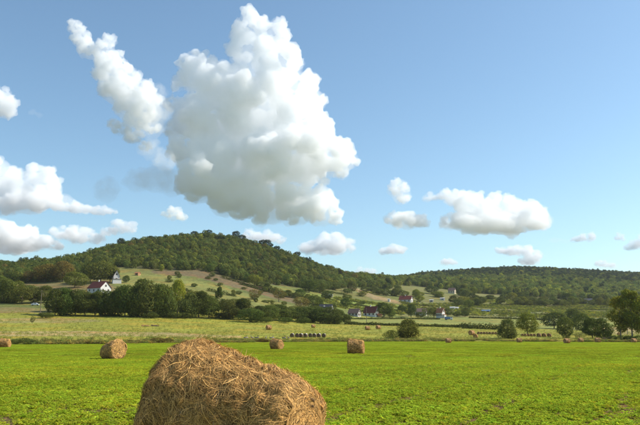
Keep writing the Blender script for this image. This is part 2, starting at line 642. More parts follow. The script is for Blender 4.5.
def tree(loc, h, w, kind, tint, label, group, name='broadleaf_tree'):
    H, W = DIMS[kind]
    t = link(name, None, loc=loc, rz=rt.uniform(0, 6.28))
    t.empty_display_size = 0.5
    w *= 1.12
    tag(t, label, 'bush' if kind == 'bush' else 'tree', group)
    sc = (w / W, w / W, h / H)
    c = link('foliage' if kind == 'bush' else 'crown', rt.choice(CROWN[kind]), t, scale=sc)
    k = rt.uniform(0.85, 1.15)
    c['tint'] = [v * k * rt.uniform(0.94, 1.06) for v in TINT[tint]]
    link('stem' if kind == 'bush' else 'trunk', TRUNK[kind], t, scale=((w / W + h / H) / 2, (w / W + h / H) / 2, h / H))
    return t


def tree_px(px, py, hp, wp, kind, tint, label, group=None, name='broadleaf_tree', d=None, lo=0.0):
    if d is None:
        p = ground_at(px, py, lo)
    else:
        v = pdir(px, py)
        x = v.x / v.y * d
        p = Vector((x, d, hz(x, d)))
    k = p.y / F
    p.z -= 0.15
    return tree(p, hp * k * 1.03, wp * k, kind, tint, label, group, name)


# the belt of trees between the meadow and the hillside
BELT = 'dark green broadleaf tree in the long belt behind the meadow'
BG = 'trees of the belt behind the meadow'
belt = [(55, 316, 28, 17), (65, 316, 29, 17), (75, 316, 26, 16), (85, 316, 24, 16), (95, 316, 25, 16), (105, 316, 26, 16),
        (115, 316.3, 28, 17), (125, 316.5, 31, 18), (136, 317, 34, 20), (147, 317.5, 37, 19), (158, 317.5, 33, 17), (167, 317.5, 29, 17),
        (188, 318, 26, 17), (199, 318.3, 28, 16), (209, 318.5, 23, 16), (229, 319.5, 20, 17), (241, 320, 22, 17),
        (260, 320.5, 15, 14), (270, 321, 16, 16), (280, 321, 17, 17), (290, 321.5, 14, 15), (300, 322, 15, 16), (310, 322.5, 16, 18),
        (320, 323.5, 16, 18), (330, 324, 17, 18), (339, 324, 15, 17)]
for px, py, hp, wp in belt:
    ti = rt.choice(['dark', 'dark', 'dark', 'mid'])
    tree_px(px, py, hp, wp * 1.12, 'broad', ti, BELT if ti == 'dark' else 'lighter green broadleaf tree in the front of the belt behind the meadow', BG)
for px, py, hp, wp in [(60, 312, 25, 16), (80, 312, 22, 16), (100, 312, 22, 16), (120, 312, 25, 17), (142, 312, 34, 18), (163, 313, 28, 17),
                       (193, 313, 22, 17), (205, 314, 19, 16), (235, 315, 16, 16), (275, 316, 12, 16), (295, 317, 11, 16), (315, 318, 12, 16)]:
    tree_px(px, py, hp, wp * 1.1, 'broad', rt.choice(['dark', 'mid', 'olive']), 'tree top showing above the front row of the long belt', BG)
tree_px(177, 316, 35, 14, 'round', 'yellow', 'yellowish tree rising out of the dark tree belt')
tree_px(219, 317.5, 31, 9, 'airy', 'dark', 'slim dark tree standing taller than the belt around it')
tree_px(250, 322.3, 14, 24, 'round', 'dark', 'wide low dark tree bulging out of the belt onto the meadow')
tree_px(346, 324, 9, 10, 'bush', 'mid', 'low bush at the end of the tree belt by the village', name='bush')
for px in (46, 151, 173, 183, 216, 224, 233, 256, 266, 285, 304, 325, 335):
    tree_px(px, 318.4 if px < 240 else 322.6 + (px - 256) * 0.02, 6, 13, 'bush', 'dark', 'low dark bush at the foot of the tree belt', 'bushes at the foot of the belt', 'bush')
# left edge of the valley
for px, py, hp, wp in [(-14, 302, 24, 18), (3, 303, 25, 17), (12, 303, 22, 14), (22, 304, 17, 15), (33, 303, 16, 14), (44, 303, 18, 15), (-2, 298, 22, 18), (17, 299, 18, 16), (28, 299, 14, 15)]:
    tree_px(px, py, hp, wp * 1.1, 'broad', rt.choice(['mid', 'mid', 'olive']), 'mid green tree at the end of the meadow by the white car', 'trees by the white car')
for px, py, hp, wp, k, ti, la in [
        (27, 283, 12, 12, 'thin', 'brown', 'small brown thinning tree in front of the dark upper wood'),
        (45, 282, 18, 20, 'round', 'brown', 'broad olive brown tree at the edge of the upper wood'),
        (62, 282, 20, 18, 'round', 'brown', 'tall brown tree between the upper wood and a clearing'),
        (75, 288, 16, 20, 'round', 'olive', 'rounded olive tree beside the white house with red roof'),
        (90, 282, 19, 18, 'round', 'dark', 'darkest tree of the big grove above the white house'),
        (100, 283, 22, 23, 'round', 'olive', 'biggest olive tree of the grove above the white house'),
        (110, 282, 17, 14, 'round', 'olive', 'tree of the grove touching the tall narrow house'),
        (126, 283, 7.5, 6, 'round', 'dark', 'small dark round tree beside the tall narrow house'),
        (254.5, 286, 11, 12, 'round', 'light', 'light green round tree below the wooded hill'),
        (255, 300, 11, 12, 'thin', 'brown', 'greyish brown bare looking tree on the grass slope'),
        (279, 302.5, 14, 11, 'thin', 'brown', 'brown thin tree standing alone on the grass slope'),
        (301, 311, 15, 16, 'thin', 'brown', 'brown thinning tree next to the dark roofed house'),
        (313.5, 309, 13, 15, 'round', 'dark', 'dark tree between the brown tree and the dark roofed house'),
        (309, 292.5, 12, 14, 'round', 'dark', 'darker tree of the pair above the bright vines'),
        (320, 293, 13, 14, 'round', 'mid', 'lighter green tree of the pair above the bright vines'),
        (346, 307.5, 9, 9, 'round', 'dark', 'small dark round tree in the vineyard by the village'),
        (352, 293, 12, 8, 'round', 'mid', 'tree beside the sandy track below the wood'),
        (384, 317, 14, 15, 'round', 'dark', 'dark tree beside the red roofed village house'),
        (390, 317.5, 9, 8, 'bush', 'dark', 'dark bush next to the tree by the red roofed house'),
        (411, 317.5, 13, 9, 'round', 'dark', 'dark upright tree at the end wall of the brown roofed house'),
        (428, 317.5, 11, 11, 'thin', 'olive', 'olive tree between the brown roof and the orange roof'),
        (434, 317.5, 10, 9, 'round', 'olive', 'olive tree leaning against the orange roofed house'),
        (421, 318, 6, 8, 'bush', 'dark', 'dark bush in front of the brown roofed house'),
        (448, 316, 8, 7, 'round', 'mid', 'round tree behind the blue and white truck'),
        (457, 317, 5.5, 6.5, 'round', 'dark', 'first small dark round tree beyond the blue and white truck'),
        (465, 317, 6, 6.5, 'round', 'dark', 'second small dark round tree beyond the blue and white truck'),
        (431.5, 294, 8, 11, 'round', 'dark', 'dark round tree on the terrace below the far wood')]:
    tree_px(px, py, hp, wp * 1.1, k, ti, la, name='bush' if k == 'bush' else 'broadleaf_tree')
# shrubs and trees dotted over the far terraces
rs_ = random.Random(5)
dots = [(283, 298), (289, 297.5), (295, 298), (268, 291), (262, 288), (300, 297), (327, 299), (335, 290), (340, 288.5), (366, 292), (374, 293),
        (379, 295), (386, 296), (394, 296), (398, 293), (416, 298), (420, 302), (425, 303), (413, 302), (444, 295), (447, 297), (451, 298), (437, 297), (457, 299),
        (461, 297), (466, 299), (470, 303), (474, 301), (463, 305), (453, 303), (459, 306), (469, 308), (476, 306), (482, 304), (440, 304), (431, 306), (489, 300),
        (521, 304), (525, 305), (518, 305.5), (534, 305), (541, 305), (547, 306), (555, 305.5), (562, 306), (573, 305.5), (583, 304.5), (592, 306), (603, 306),
        (608, 307), (512, 301), (505, 300), (530, 302), (568, 302.5), (598, 304), (621, 307), (630, 307.5), (637, 308)]
for _ in range(15):
    dots.append((rs_.uniform(402, 482), rs_.uniform(292, 315)))
for _ in range(10):
    dots.append((rs_.uniform(500, 645), rs_.uniform(300.5, 306.5)))
HOUSES_AT = [(406, 302.5), (452, 293.5), (442.5, 300.2), (440.7, 318), (421, 315), (454, 309.3), (389, 301.8), (486, 312), (431.5, 302)]
dots = [q for q in dots if not any(abs(q[0] - a) < 9 and -1 < q[1] - b < 9 for a, b in HOUSES_AT)]
for px, py in dots:
    ti = rs_.choice(['dark', 'mid', 'mid', 'olive', 'light'])
    where = 'on the grass slope under the rounded hill' if px < 345 else 'among the houses above the village' if px < 495 else 'in the strip under the far ridge wood'
    tree_px(px, py, rs_.uniform(5, 9), rs_.uniform(7, 11), rs_.choice(['round', 'broad', 'round']), ti,
            'small %s rounded tree %s' % ({'dark': 'dark green', 'mid': 'mid green', 'olive': 'olive', 'light': 'light green'}[ti], where), 'trees on the far terraces')
for _ in range(46):
    px = rs_.uniform(165, 400)
    lo_y = float(np.interp(px, WOOD_X, WOOD_Y)) + 2
    hi_y = float(np.interp(px, [165, 250, 330, 400], [293, 304, 311, 313]))
    py = lo_y + (hi_y - lo_y) * rs_.random()
    if any(abs(px - a) < 9 and -1 < py - b < 8 for a, b in ((330.5, 297), (389, 302), (406, 302), (326, 313), (137, 275), (371, 316))):
        continue
    ti = rs_.choice(['dark', 'mid', 'olive'])
    tree_px(px, py, rs_.uniform(2.5, 5.5), rs_.uniform(4, 9), 'bush', ti, 'small scrubby %s bush on the %s' % ({'dark': 'dark green', 'mid': 'mid green', 'olive': 'olive'}[ti], 'grass slope beside the ploughed strip' if px < 290 else 'terraces above the village'), 'scrub on the slope', 'bush')
# trees standing on the meadow
for px, py, hp, wp, k, ti, la, nm in [
        (408, 338.3, 19.5, 24, 'broad', 'olive', 'big rounded bush tree alone on the meadow', 'broadleaf_tree'),
        (391.5, 338.4, 8, 13, 'bush', 'olive', 'low bush beside the big rounded bush tree on the meadow', 'bush'),
        (508, 338.6, 20, 21, 'broad', 'mid', 'wide dark tree in front of the dark row of bales', 'broadleaf_tree'),
        (527.5, 335, 22, 18, 'broad', 'light', 'tall tree behind the three bales in a row', 'broadleaf_tree'),
        (554, 328.5, 16, 22, 'round', 'dark', 'spreading dark tree behind the others by the small white hut', 'broadleaf_tree'),
        (573, 329, 19, 18, 'round', 'mid', 'round tree behind the upright dark tree', 'broadleaf_tree'),
        (566, 338.3, 21, 15, 'broad', 'mid', 'upright tree at the field edge behind a lone bale', 'broadleaf_tree'),
        (583, 333, 19, 17, 'round', 'dark', 'dark tree with a bare trunk behind the pale twiggy bush', 'broadleaf_tree'),
        (592.5, 338.5, 21, 18, 'broad', 'mid', 'lighter tree of the dense pair at the field edge', 'broadleaf_tree'),
        (604, 338.5, 21, 18, 'broad', 'dark', 'darker tree of the dense pair at the field edge', 'broadleaf_tree'),
        (580, 339, 7, 12, 'thin', 'pale', 'pale twiggy bush in front of the dark trees', 'bush')]:
    tree_px(px, py, hp, wp * 0.95, k, ti, la, name=nm)
tree_px(621, 340.3, 46, 21, 'airy', 'yellow', 'tall airy yellowish tree standing by the far bale on dry grass', name='airy_tree')
tree_px(632.5, 340.5, 51, 22, 'airy', 'light', 'tallest airy tree with a dark bare trunk in the tall group', name='airy_tree')
tree_px(643, 340.5, 50, 22, 'airy', 'yellow', 'tall airy yellowish tree behind the tallest one of the group', name='airy_tree')
tree_px(662, 340.5, 46, 24, 'airy', 'light', 'tall airy tree at the outer end of the tall group', name='airy_tree')
for px, wp in ((614, 9), (621, 11), (630, 12), (639, 12)):
    tree_px(px, 341, 5.5, wp, 'bush', 'dark', 'low bush under the tall airy trees', 'bushes under the airy trees', 'bush')
tree_px(32, 324.3, 8, 6, 'thin', 'olive', 'small lone sapling on the meadow by the leaning stake', name='sapling')


# ------------------------------------------------------------------ scatter by geometry nodes (for stuff that nobody could count)
def scatter(name, P, scale, rz, tint, vi, meshes, label=None, cat=None, tilt=None, parent=None):
    n = len(P)
    me = bpy.data.meshes.new(name)
    me.vertices.add(n)
    me.vertices.foreach_set('co', np.asarray(P, np.float32).ravel())
    sc = np.asarray(scale, np.float32)
    if sc.ndim == 1:
        sc = np.repeat(sc[:, None], 3, 1)
    rot = np.zeros((n, 3), np.float32)
    rot[:, 2] = rz
    if tilt is not None:
        rot[:, :2] = tilt
    for an, ty, val, key in (('scl', 'FLOAT_VECTOR', sc, 'vector'), ('rot', 'FLOAT_VECTOR', rot, 'vector'),
                             ('tint', 'FLOAT_VECTOR', np.asarray(tint, np.float32), 'vector'), ('vi', 'INT', np.asarray(vi, np.int32), 'value')):
        at = me.attributes.new(an, ty, 'POINT')
        at.data.foreach_set(key, np.ascontiguousarray(val).ravel())
    o = link(name, me, parent)
    tag(o, label, cat, kind='stuff')
    ng = bpy.data.node_groups.new(name + ' scatter', 'GeometryNodeTree')
    ng.interface.new_socket('Geometry', in_out='INPUT', socket_type='NodeSocketGeometry')
    ng.interface.new_socket('Geometry', in_out='OUTPUT', socket_type='NodeSocketGeometry')
    gi = ng.nodes.new('NodeGroupInput')
    go = ng.nodes.new('NodeGroupOutput')
    jn = ng.nodes.new('GeometryNodeJoinGeometry')

    def att(nm, ty):
        a = ng.nodes.new('GeometryNodeInputNamedAttribute')
        a.data_type = ty
        a.inputs['Name'].default_value = nm
        return next(s for s in a.outputs if s.enabled and s.name == 'Attribute')
    a_s, a_r, a_v = att('scl', 'FLOAT_VECTOR'), att('rot', 'FLOAT_VECTOR'), att('vi', 'INT')
    e2r = ng.nodes.new('FunctionNodeEulerToRotation')
    ng.links.new(a_r, e2r.inputs[0])
    for k, mesh in enumerate(meshes):
        src = mesh if isinstance(mesh, bpy.types.Object) else bpy.data.objects.new(mesh.name + '_source', mesh)
        cmp_ = ng.nodes.new('FunctionNodeCompare')
        cmp_.data_type = 'INT'
        cmp_.operation = 'EQUAL'
        ins = [s for s in cmp_.inputs if s.enabled]
        ng.links.new(a_v, ins[0])
        ins[1].default_value = k
        oi = ng.nodes.new('GeometryNodeObjectInfo')
        oi.inputs['Object'].default_value = src
        ip = ng.nodes.new('GeometryNodeInstanceOnPoints')
        ng.links.new(gi.outputs[0], ip.inputs['Points'])
        ng.links.new(cmp_.outputs[0], ip.inputs['Selection'])
        ng.links.new(oi.outputs['Geometry'], ip.inputs['Instance'])
        ng.links.new(e2r.outputs[0], ip.inputs['Rotation'])
        ng.links.new(a_s, ip.inputs['Scale'])
        ng.links.new(ip.outputs[0], jn.inputs[0])
    ng.links.new(jn.outputs[0], go.inputs[0])
    md = o.modifiers.new('scatter', 'NODES')
    md.node_group = ng
    return o


# the woods on the hills
rw = np.random.default_rng(8)


def wood_points(cols, dlo, dhi, spacing, cond):
    area = 0.5 * (dhi ** 2 - dlo ** 2) * (cols[1] - cols[0]) / COLK
    n = int(area / spacing ** 2)
    d = np.sqrt(rw.uniform(dlo ** 2, dhi ** 2, n))
    col = rw.uniform(cols[0], cols[1], n)
    x = (col - 320) / COLK * d
    z = height(x, d)
    py = py_of(d, z)
    j = (fbm(x / 20, d / 20, 21) - 0.5)
    k = cond(col, d, py + j * 3.0) & (py < np.interp(col + j * 8, WOOD_X, WOOD_Y) + j * 3)
    return x[k], d[k], z[k], col[k], py[k]


def mix_tint(n, x, y, names, p):
    tt = np.array([TINT[k] for k in names])[rw.choice(len(names), n, p=p)]
    big = 0.85 + 0.65 * fbm(x / 60, y / 60, 31)
    return tt * (big * rw.uniform(0.8, 1.2, n))[:, None] * rw.uniform(0.93, 1.07, (n, 3))


FOR = [crown_mesh('wood_crown', 80 + i, 520, 0.95, 10, 8.6, 0.02, 9 + i, 0.62, (0.24, 0.36)) for i in range(4)]
FPINE = [crown_mesh('wood_pine', 90 + i, 420, 0.85, 12, 6.5, 0.1, 8, 0.6, (0.22, 0.34), M_PINE) for i in range(2)]
x, y, z, col, py = wood_points((-110, 395), 500, 1120, 5.0, lambda c, d, p: d < np.interp(c, RIDGE_X, RIDGE_D) + 40)
n = len(x)
top = np.clip((np.interp(col, RIDGE_X, RIDGE_D) - y) / 200, 0, 1)
vi = rw.integers(0, 4, n)
vi = np.where(rw.random(n) < np.where(top < 0.35, 0.09, 0.02), rw.integers(4, 6, n), vi)
sc = rw.uniform(0.4, 0.85, n) + 0.35 * rw.random(n) ** 4
scatter('hill_wood', np.stack([x, y, z - 0.4], 1), np.stack([sc, sc, sc * rw.uniform(0.8, 1.15, n)], 1), rw.uniform(0, 6.28, n),
        mix_tint(n, x, y, ['dark', 'mid', 'olive', 'light', 'brown'], [0.30, 0.38, 0.22, 0.08, 0.02]), vi, FOR + FPINE, 'mixed green wood covering the rounded hill', 'wood')
x, y, z, col, py = wood_points((360, 960), 850, 2080, 7.2, lambda c, d, p: (d > 1030 + 0 * c) | (c < 470))
n = len(x)
back = np.clip((y - 1350) / 250, 0, 1)
vi = np.where(rw.random(n) < 0.05 + 0.45 * back, rw.integers(4, 6, n), rw.integers(0, 4, n))
sc = rw.uniform(0.6, 1.2, n) + 0.4 * rw.random(n) ** 4
ti = mix_tint(n, x, y, ['dark', 'mid', 'olive', 'light'], [0.25, 0.4, 0.2, 0.15]) * (1.2 - 0.3 * back)[:, None]
scatter('ridge_wood', np.stack([x, y, z - 0.4], 1), sc, rw.uniform(0, 6.28, n), ti, vi, FOR + FPINE, 'dark mixed wood covering the far long ridge', 'wood')
# dark pines that stand out on the skyline of the rounded hill
M_pineobj = [crown_mesh('pine_crown', 95 + i, 1600, 0.6, 13, 8.5, 0.25, 11, 0.7, (0.2, 0.32), M_PINE) for i in range(2)]
PT = trunk_mesh('pine_trunk', 9, 13, 0.22, 0.8, 4, 0.3, 1.2)
for px, hp, wp in [(117, 12, 9), (192, 9, 9), (205, 11, 9), (234, 13, 9), (240, 10, 8), (261, 11, 10), (267, 13, 10), (275, 9, 9), (296, 10, 9), (147, 9, 8)]:
    d = float(np.interp(px, RIDGE_X, RIDGE_D)) - 25
    xx = (px - 320) / COLK * d
    t = link('pine_tree', None, loc=(xx, d, hz(xx, d) - 0.3), rz=rt.uniform(0, 6))
    tag(t, 'dark pine standing out on the skyline of the rounded hill', 'tree', 'pines on the hill skyline')
    s = hp / F * d / 13
    w = wp / F * d / 7.5
    c = link('crown', rt.choice(M_pineobj), t, scale=(w, w, s))
    c['tint'] = [0.8, 0.85, 0.8]
    link('trunk', PT, t, scale=(w, w, s))

# vines on the terraces
VINE = [crown_mesh('vine', 100 + i, 60, 0.5, 1.5, 2.2, 0.05, 5, 0.7, (0.22, 0.36), low=True) for i in range(2)]


def vineyard(name, poly, dlo, dhi, ang, label, tints):
    xs = [p[0] for p in poly]
    ca, sa = math.cos(ang), math.sin(ang)
    xa, xb = (min(xs) - 320) / COLK * dhi, (max(xs) - 320) / COLK * dhi
    R = max(abs(xa), abs(xb), dhi) * 1.2
    u, v = np.meshgrid(np.arange(-R, R, 4.2), np.arange(-R, R, 1.9))
    x = (u * ca - v * sa).ravel()
    y = (u * sa + v * ca).ravel()
    k = (y > dlo) & (y < dhi) & (x > min(xa, xa * dlo / dhi)) & (x < max(xb, xb * dlo / dhi))
    x, y = x[k], y[k]
    x = x + rw.normal(0, 0.25, len(x))
    y = y + rw.normal(0, 0.25, len(y))
    col = 320 + COLK * x / y
    z = height(x, y)
    k = in_poly(col, py_of(y, z), poly) & (rw.random(len(x)) < 0.86) & (fbm(x / 30, y / 30, 61) > 0.36)
    x, y, z = x[k], y[k], z[k]
    n = len(x)
    scatter(name, np.stack([x, y, z - 0.1], 1), rw.uniform(0.6, 1.2, n), rw.uniform(0, 6.28, n), mix_tint(n, x, y, *tints), rw.integers(0, 2, n), VINE, label, 'vines')


VT = (['mid', 'olive', 'light', 'yellow'], [0.3, 0.3, 0.25, 0.15])
vineyard('vine_rows', [(300, 294), (345, 298), (400, 307), (402, 316), (345, 309), (302, 302)], 540, 800, 1.2, 'bright green vine rows above the village', VT)
vineyard('vine_rows', [(355, 291), (385, 294), (400, 299), (398, 301), (378, 296.5)], 700, 1000, 1.35, 'dark green vine strip beside the sandy track', VT)
vineyard('vine_rows', [(400, 300), (440, 303), (520, 306), (640, 309), (640, 318), (545, 318), (480, 316), (400, 314)], 580, 860, 1.45, 'olive vine rows on the terraces at the foot of the far ridge', VT)
vineyard('vine_rows', [(480, 297), (520, 300), (640, 306), (640, 308.5), (520, 305), (470, 303)], 820, 1100, 1.2, 'dull olive vine rows under the far wood', VT)


# hedges: lines of leafy growth
def hedge(name, line, hgt, wid, label, dlist=None):
    rng = np.random.default_rng(len(label) * 7 + int(line[0][0]))
    pts = []
    for (x0, y0), (x1, y1) in zip(line[:-1], line[1:]):
        k = max(2, int(abs(x1 - x0) / 1.2))
        for i in range(k):
            t = i / k
            pts.append(ground_at(x0 + (x1 - x0) * t, y0 + (y1 - y0) * t))
    o = pts[len(pts) // 2].copy()
    P, Nn = [], []
    for p in pts:
        hh = hgt * (0.55 + 0.9 * vnoise(np.array([p.x / 6.0]), np.array([p.y / 6.0]), 3)[0])
        m = 34
        v = unit(rng.normal(size=(m, 3)))
        v[:, 2] = np.abs(v[:, 2])
        q = v * np.array([1.4, wid, hh]) * rng.uniform(0.6, 1.05, (m, 1)) + np.array([p.x - o.x, p.y - o.y, p.z - o.z])
        P.append(q)
        Nn.append(v)
    P, Nn = np.concatenate(P), np.concatenate(Nn)
    V, q, c = leaf_quads(P, unit(Nn + 0.6 * rng.normal(size=Nn.shape)), 0.75, rng)
    e = link(name, None, loc=o)
    tag(e, label, 'hedge')
    f = link('foliage', mesh_np('foliage', V, q, [M_LEAF], False, {'leaf': ('FLOAT_COLOR', c)}), e)
    f['tint'] = [0.8, 0.8, 0.7]
    mb = MB()
    for p in pts[::3]:
        mb.tube([p - o, p - o + Vector((rng.uniform(-.3, .3), 0, hgt * 0.6))], [0.08, 0.03], 5)
    tag(mb.build('stems', M_BARK, e), kind='stuff')


hedge('hedge', [(346, 324.5), (380, 325.5), (420, 326.5), (455, 327.5), (472, 328)], 1.6, 1.5, 'long low dark hedge across the grass below the village')
hedge('hedge', [(462, 328.5), (480, 329), (500, 330)], 3.0, 2.2, 'taller bushy end of the hedge beside the wide dark tree')
hedge('hedge', [(345, 319.3), (400, 319), (440, 319.5)], 1.0, 1.2, 'thin hedge line just below the village houses')
hedge('hedge', [(470, 318), (520, 319.3), (548, 320.2)], 1.6, 1.6, 'hedge along the lower side of the olive vines')
hedge('hedge', [(560, 309.5), (600, 310.3), (650, 310.8)], 1.6, 2.0, 'dark hedge line between the vine terraces')
hedge('hedge', [(296, 303), (330, 306), (345, 308)], 1.2, 1.2, 'short hedge at the lower side of the bright vines')
hedge('hedge', [(208, 291), (222, 294), (236, 297)], 2.4, 2.4, 'bushy hedge across the grass slope above the belt')
hedge('hedge', [(268, 291), (284, 294), (298, 298)], 2.0, 2.0, 'hedge along the lower edge of the brown ploughed strip')
hedge('hedge', [(150, 288), (170, 289.5), (192, 292)], 2.6, 2.4, 'bushy hedge behind the tall trees of the belt')
hedge('hedge', [(300, 290.5), (330, 292.5), (350, 296)], 1.8, 2.0, 'hedge under the wood by the sandy track')
hedge('hedge', [(405, 305), (440, 307), (478, 310)], 1.6, 1.8, 'hedge between the vine terraces above the village')
hedge('hedge', [(300, 297), (345, 301), (395, 305.5)], 1.1, 1.3, 'thin upper vine hedge on the terrace above the village')
hedge('hedge', [(345, 304), (375, 308), (402, 311)], 1.1, 1.3, 'thin middle vine hedge on the terrace above the village')
hedge('hedge', [(350, 311), (380, 313), (404, 314.5)], 1.1, 1.3, 'thin lower vine hedge on the terrace above the village')
hedge('hedge', [(490, 304), (540, 306), (600, 308)], 1.1, 1.3, 'thin vine hedge under the strip of trees below the far wood')
hedge('hedge', [(495, 314), (560, 315), (640, 316)], 1.1, 1.3, 'thin vine hedge above the meadow trees')
hedge('hedge', [(240, 284.5), (262, 290.5), (280, 295.5)], 1.1, 1.3, 'thin hedge down the middle of the brown ploughed strip')
hedge('hedge', [(222, 278), (240, 283), (258, 289)], 2.0, 2.0, 'hedge climbing along the brown ploughed strip')

# ------------------------------------------------------------------ houses
M_WHITE = plain('white render', (0.58, 0.56, 0.52), 0.9, 0.08, 1.5)
M_GREYW = plain('grey render', (0.42, 0.40, 0.37), 0.9, 0.15, 1.5)
M_CREAM = plain('cream render', (0.6, 0.5, 0.36), 0.9, 0.12, 1.5)
M_ORW = plain('ochre render', (0.55, 0.3, 0.14), 0.9, 0.12, 1.5)
M_RED = plain('dark red tiles', (0.14, 0.035, 0.025), 0.8, 0.3, 2.5, 0.3)
M_ORANGE = plain('orange tiles', (0.4, 0.15, 0.07), 0.8, 0.3, 2.5, 0.3)
M_BROWN = plain('weathered brown tiles', (0.16, 0.1, 0.08), 0.85, 0.3, 2.5, 0.3)
M_SLATE = plain('dark slate roof', (0.05, 0.05, 0.055), 0.7, 0.3, 2.5, 0.3)
M_BLUE = plain('blue sheet', (0.12, 0.19, 0.33), 0.7, 0.1, 1)
M_PANE = plain('window pane', (0.03, 0.035, 0.045), 0.12, 0.1, 2)
M_FRAME = plain('window frame', (0.3, 0.2, 0.13), 0.6, 0.1, 4)
M_DOOR = plain('door wood', (0.14, 0.07, 0.035), 0.7, 0.2, 5)


def house(label, px, py, L, W, he, hr, rot, wall, roof, chimney=True, name='house', cat='house', wins=3, lo=0.0, over=0.4, gable_win=2, door=True, annex=None, skylight=False):
    p = ground_at(px, py, lo)
    e = link(name, None, loc=(p.x, p.y, p.z - 0.1), rz=math.radians(rot))
    tag(e, label, cat)
    mb = MB()
    x, y = L / 2, W / 2
    mb.add([(-x, -y, -2.5), (x, -y, -2.5), (x, y, -2.5), (-x, y, -2.5), (-x, -y, he), (x, -y, he), (x, y, he), (-x, y, he), (-x, 0, hr), (x, 0, hr)],
           [(3, 2, 1, 0), (0, 1, 5, 4), (2, 3, 7, 6), (1, 2, 6, 9, 5), (3, 0, 4, 8, 7), (4, 5, 9, 8), (6, 7, 8, 9)])
    mb.build('wall', wall, e)
    s = (hr - he) / y
    rb = MB()
    for sg in (-1, 1):
        a = [(-x - over, 0, hr + 0.02), (x + over, 0, hr + 0.02), (x + over, sg * (y + over), he - over * s + 0.02), (-x - over, sg * (y + over), he - over * s + 0.02)]
        b = [(q[0], q[1], q[2] + 0.22) for q in a]
        fs = [(0, 1, 2, 3), (7, 6, 5, 4), (0, 4, 5, 1), (1, 5, 6, 2), (2, 6, 7, 3), (3, 7, 4, 0)]
        if sg > 0:
            fs = [tuple(reversed(f)) for f in fs]
        rb.add(a + b, fs)
    r = rb.build('roof', roof, e)
    if chimney:
        cx = -x * 0.1
        MB().box(cx - 0.35, -0.35, hr - 0.8, cx + 0.35, 0.35, hr + 1.1).box(cx - 0.45, -0.45, hr + 1.1, cx + 0.45, 0.45, hr + 1.25).build('chimney', wall, r)
    if skylight:
        MB().box(-x * 0.3, -y * 0.6, (he + hr) / 2 + 0.1, -x * 0.3 + 1.2, -y * 0.6 + 0.5, (he + hr) / 2 + 0.9).build('skylight', M_WHITE, r)

    def win(cx, cyy, cz, axis, sgn, w=1.1, h=1.3):
        f = MB()
        g = MB()
        if axis == 'y':
            f.box(cx - w / 2 - .08, cyy - .05, cz - h / 2 - .08, cx + w / 2 + .08, cyy + .05, cz + h / 2 + .08)
            for q in (-1, 1):
                g.box(cx + q * w / 4 - w / 4 + .04, cyy + sgn * .05, cz - h / 2, cx + q * w / 4 + w / 4 - .04, cyy + sgn * .065, cz + h / 2)
        else:
            f.box(cx - .05, cyy - w / 2 - .08, cz - h / 2 - .08, cx + .05, cyy + w / 2 + .08, cz + h / 2 + .08)
            for q in (-1, 1):
                g.box(cx + sgn * .05, cyy + q * w / 4 - w / 4 + .04, cz - h / 2, cx + sgn * .065, cyy + q * w / 4 + w / 4 - .04, cz + h / 2)
        fo = f.build('window', M_FRAME, e)
        g.build('pane', M_PANE, fo)
    for k in range(wins):
        win(-x + L * (k + 0.5) / wins, -y, he * 0.55, 'y', -1)
    for k in range(gable_win):
        win(x, -W / 2 + W * (k + 0.5) / max(1, gable_win), he * 0.55, 'x', 1)
    if gable_win and hr - he > 2:
        win(x, 0, he + (hr - he) * 0.3, 'x', 1, 1.2, 1.2)
    if door:
        MB().box(x - .04, -y * 0.12 - .45, 0, x + .06, -y * 0.12 + .45, 2.0).build('door', M_DOOR, e)
    if annex:
        ax, aw, ah = annex
        an = MB().box(x, -aw / 2, -2.5, x + ax, aw / 2, ah).build('annex', wall, e)
        MB().box(x, -aw / 2 - .3, ah, x + ax + .3, aw / 2 + .3, ah + .25).build('annex_roof', roof, an)
    return e


house('white house with dark red roof and chimney behind the tree belt', 99, 293.5, 12.5, 8.5, 3.6, 7.6, -33, M_WHITE, M_RED, lo=400)
house('tall narrow white house with steep gable above the red roofed one', 115.5, 283, 6.0, 4.6, 5.2, 9.6, -62, M_WHITE, M_BROWN, chimney=False, wins=0, gable_win=1, door=False, annex=(2.5, 6.5, 2.6))
house('small orange hut on the clearing below the wooded hill', 137.5, 275.5, 3.6, 3.0, 2.0, 2.7, -20, M_ORW, M_ORANGE, False, 'hut', 'hut', 1, gable_win=0)
house('dark roofed grey house half hidden by the tree belt', 326, 313.5, 9.5, 7.0, 3.2, 6.6, -22, M_GREYW, M_SLATE, False, skylight=True)
house('small white cube hut above the bright vines', 330.5, 297.3, 3.8, 3.2, 2.6, 3.1, -25, M_WHITE, M_GREYW, False, 'hut', 'hut', 0, over=0.1, gable_win=1)
house('low village house with weathered brown roof', 354.5, 316.3, 8.0, 5.5, 2.6, 5.6, -28, M_GREYW, M_BROWN, False)
house('village house with bright red roof and white gable', 371.3, 316.3, 10.0, 7.0, 3.0, 7.6, -30, M_WHITE, M_RED)
house('small orange shed beside the bright red roofed house', 380, 317.3, 2.4, 2.2, 1.9, 2.6, -20, M_ORW, M_ORANGE, False, 'shed', 'shed', 0, gable_win=0)
house('long red roofed house alone up among the vines', 406, 302.5, 13.0, 8.0, 3.2, 7.0, -24, M_WHITE, M_RED)
house('tiny white hut beside the long red roofed house among vines', 389, 301.8, 2.2, 2.0, 2.4, 2.9, -20, M_WHITE, M_GREYW, False, 'hut', 'hut', 0, gable_win=0, door=False)
house('white house with dull orange brown roof between trees', 421, 315, 9.5, 6.5, 2.8, 5.6, -14, M_WHITE, M_BROWN, False)
house('white house with orange roof and ochre porch', 440.7, 318, 5.5, 5.0, 4.6, 8.0, -40, M_WHITE, M_ORANGE, annex=(1.6, 3.0, 2.6))
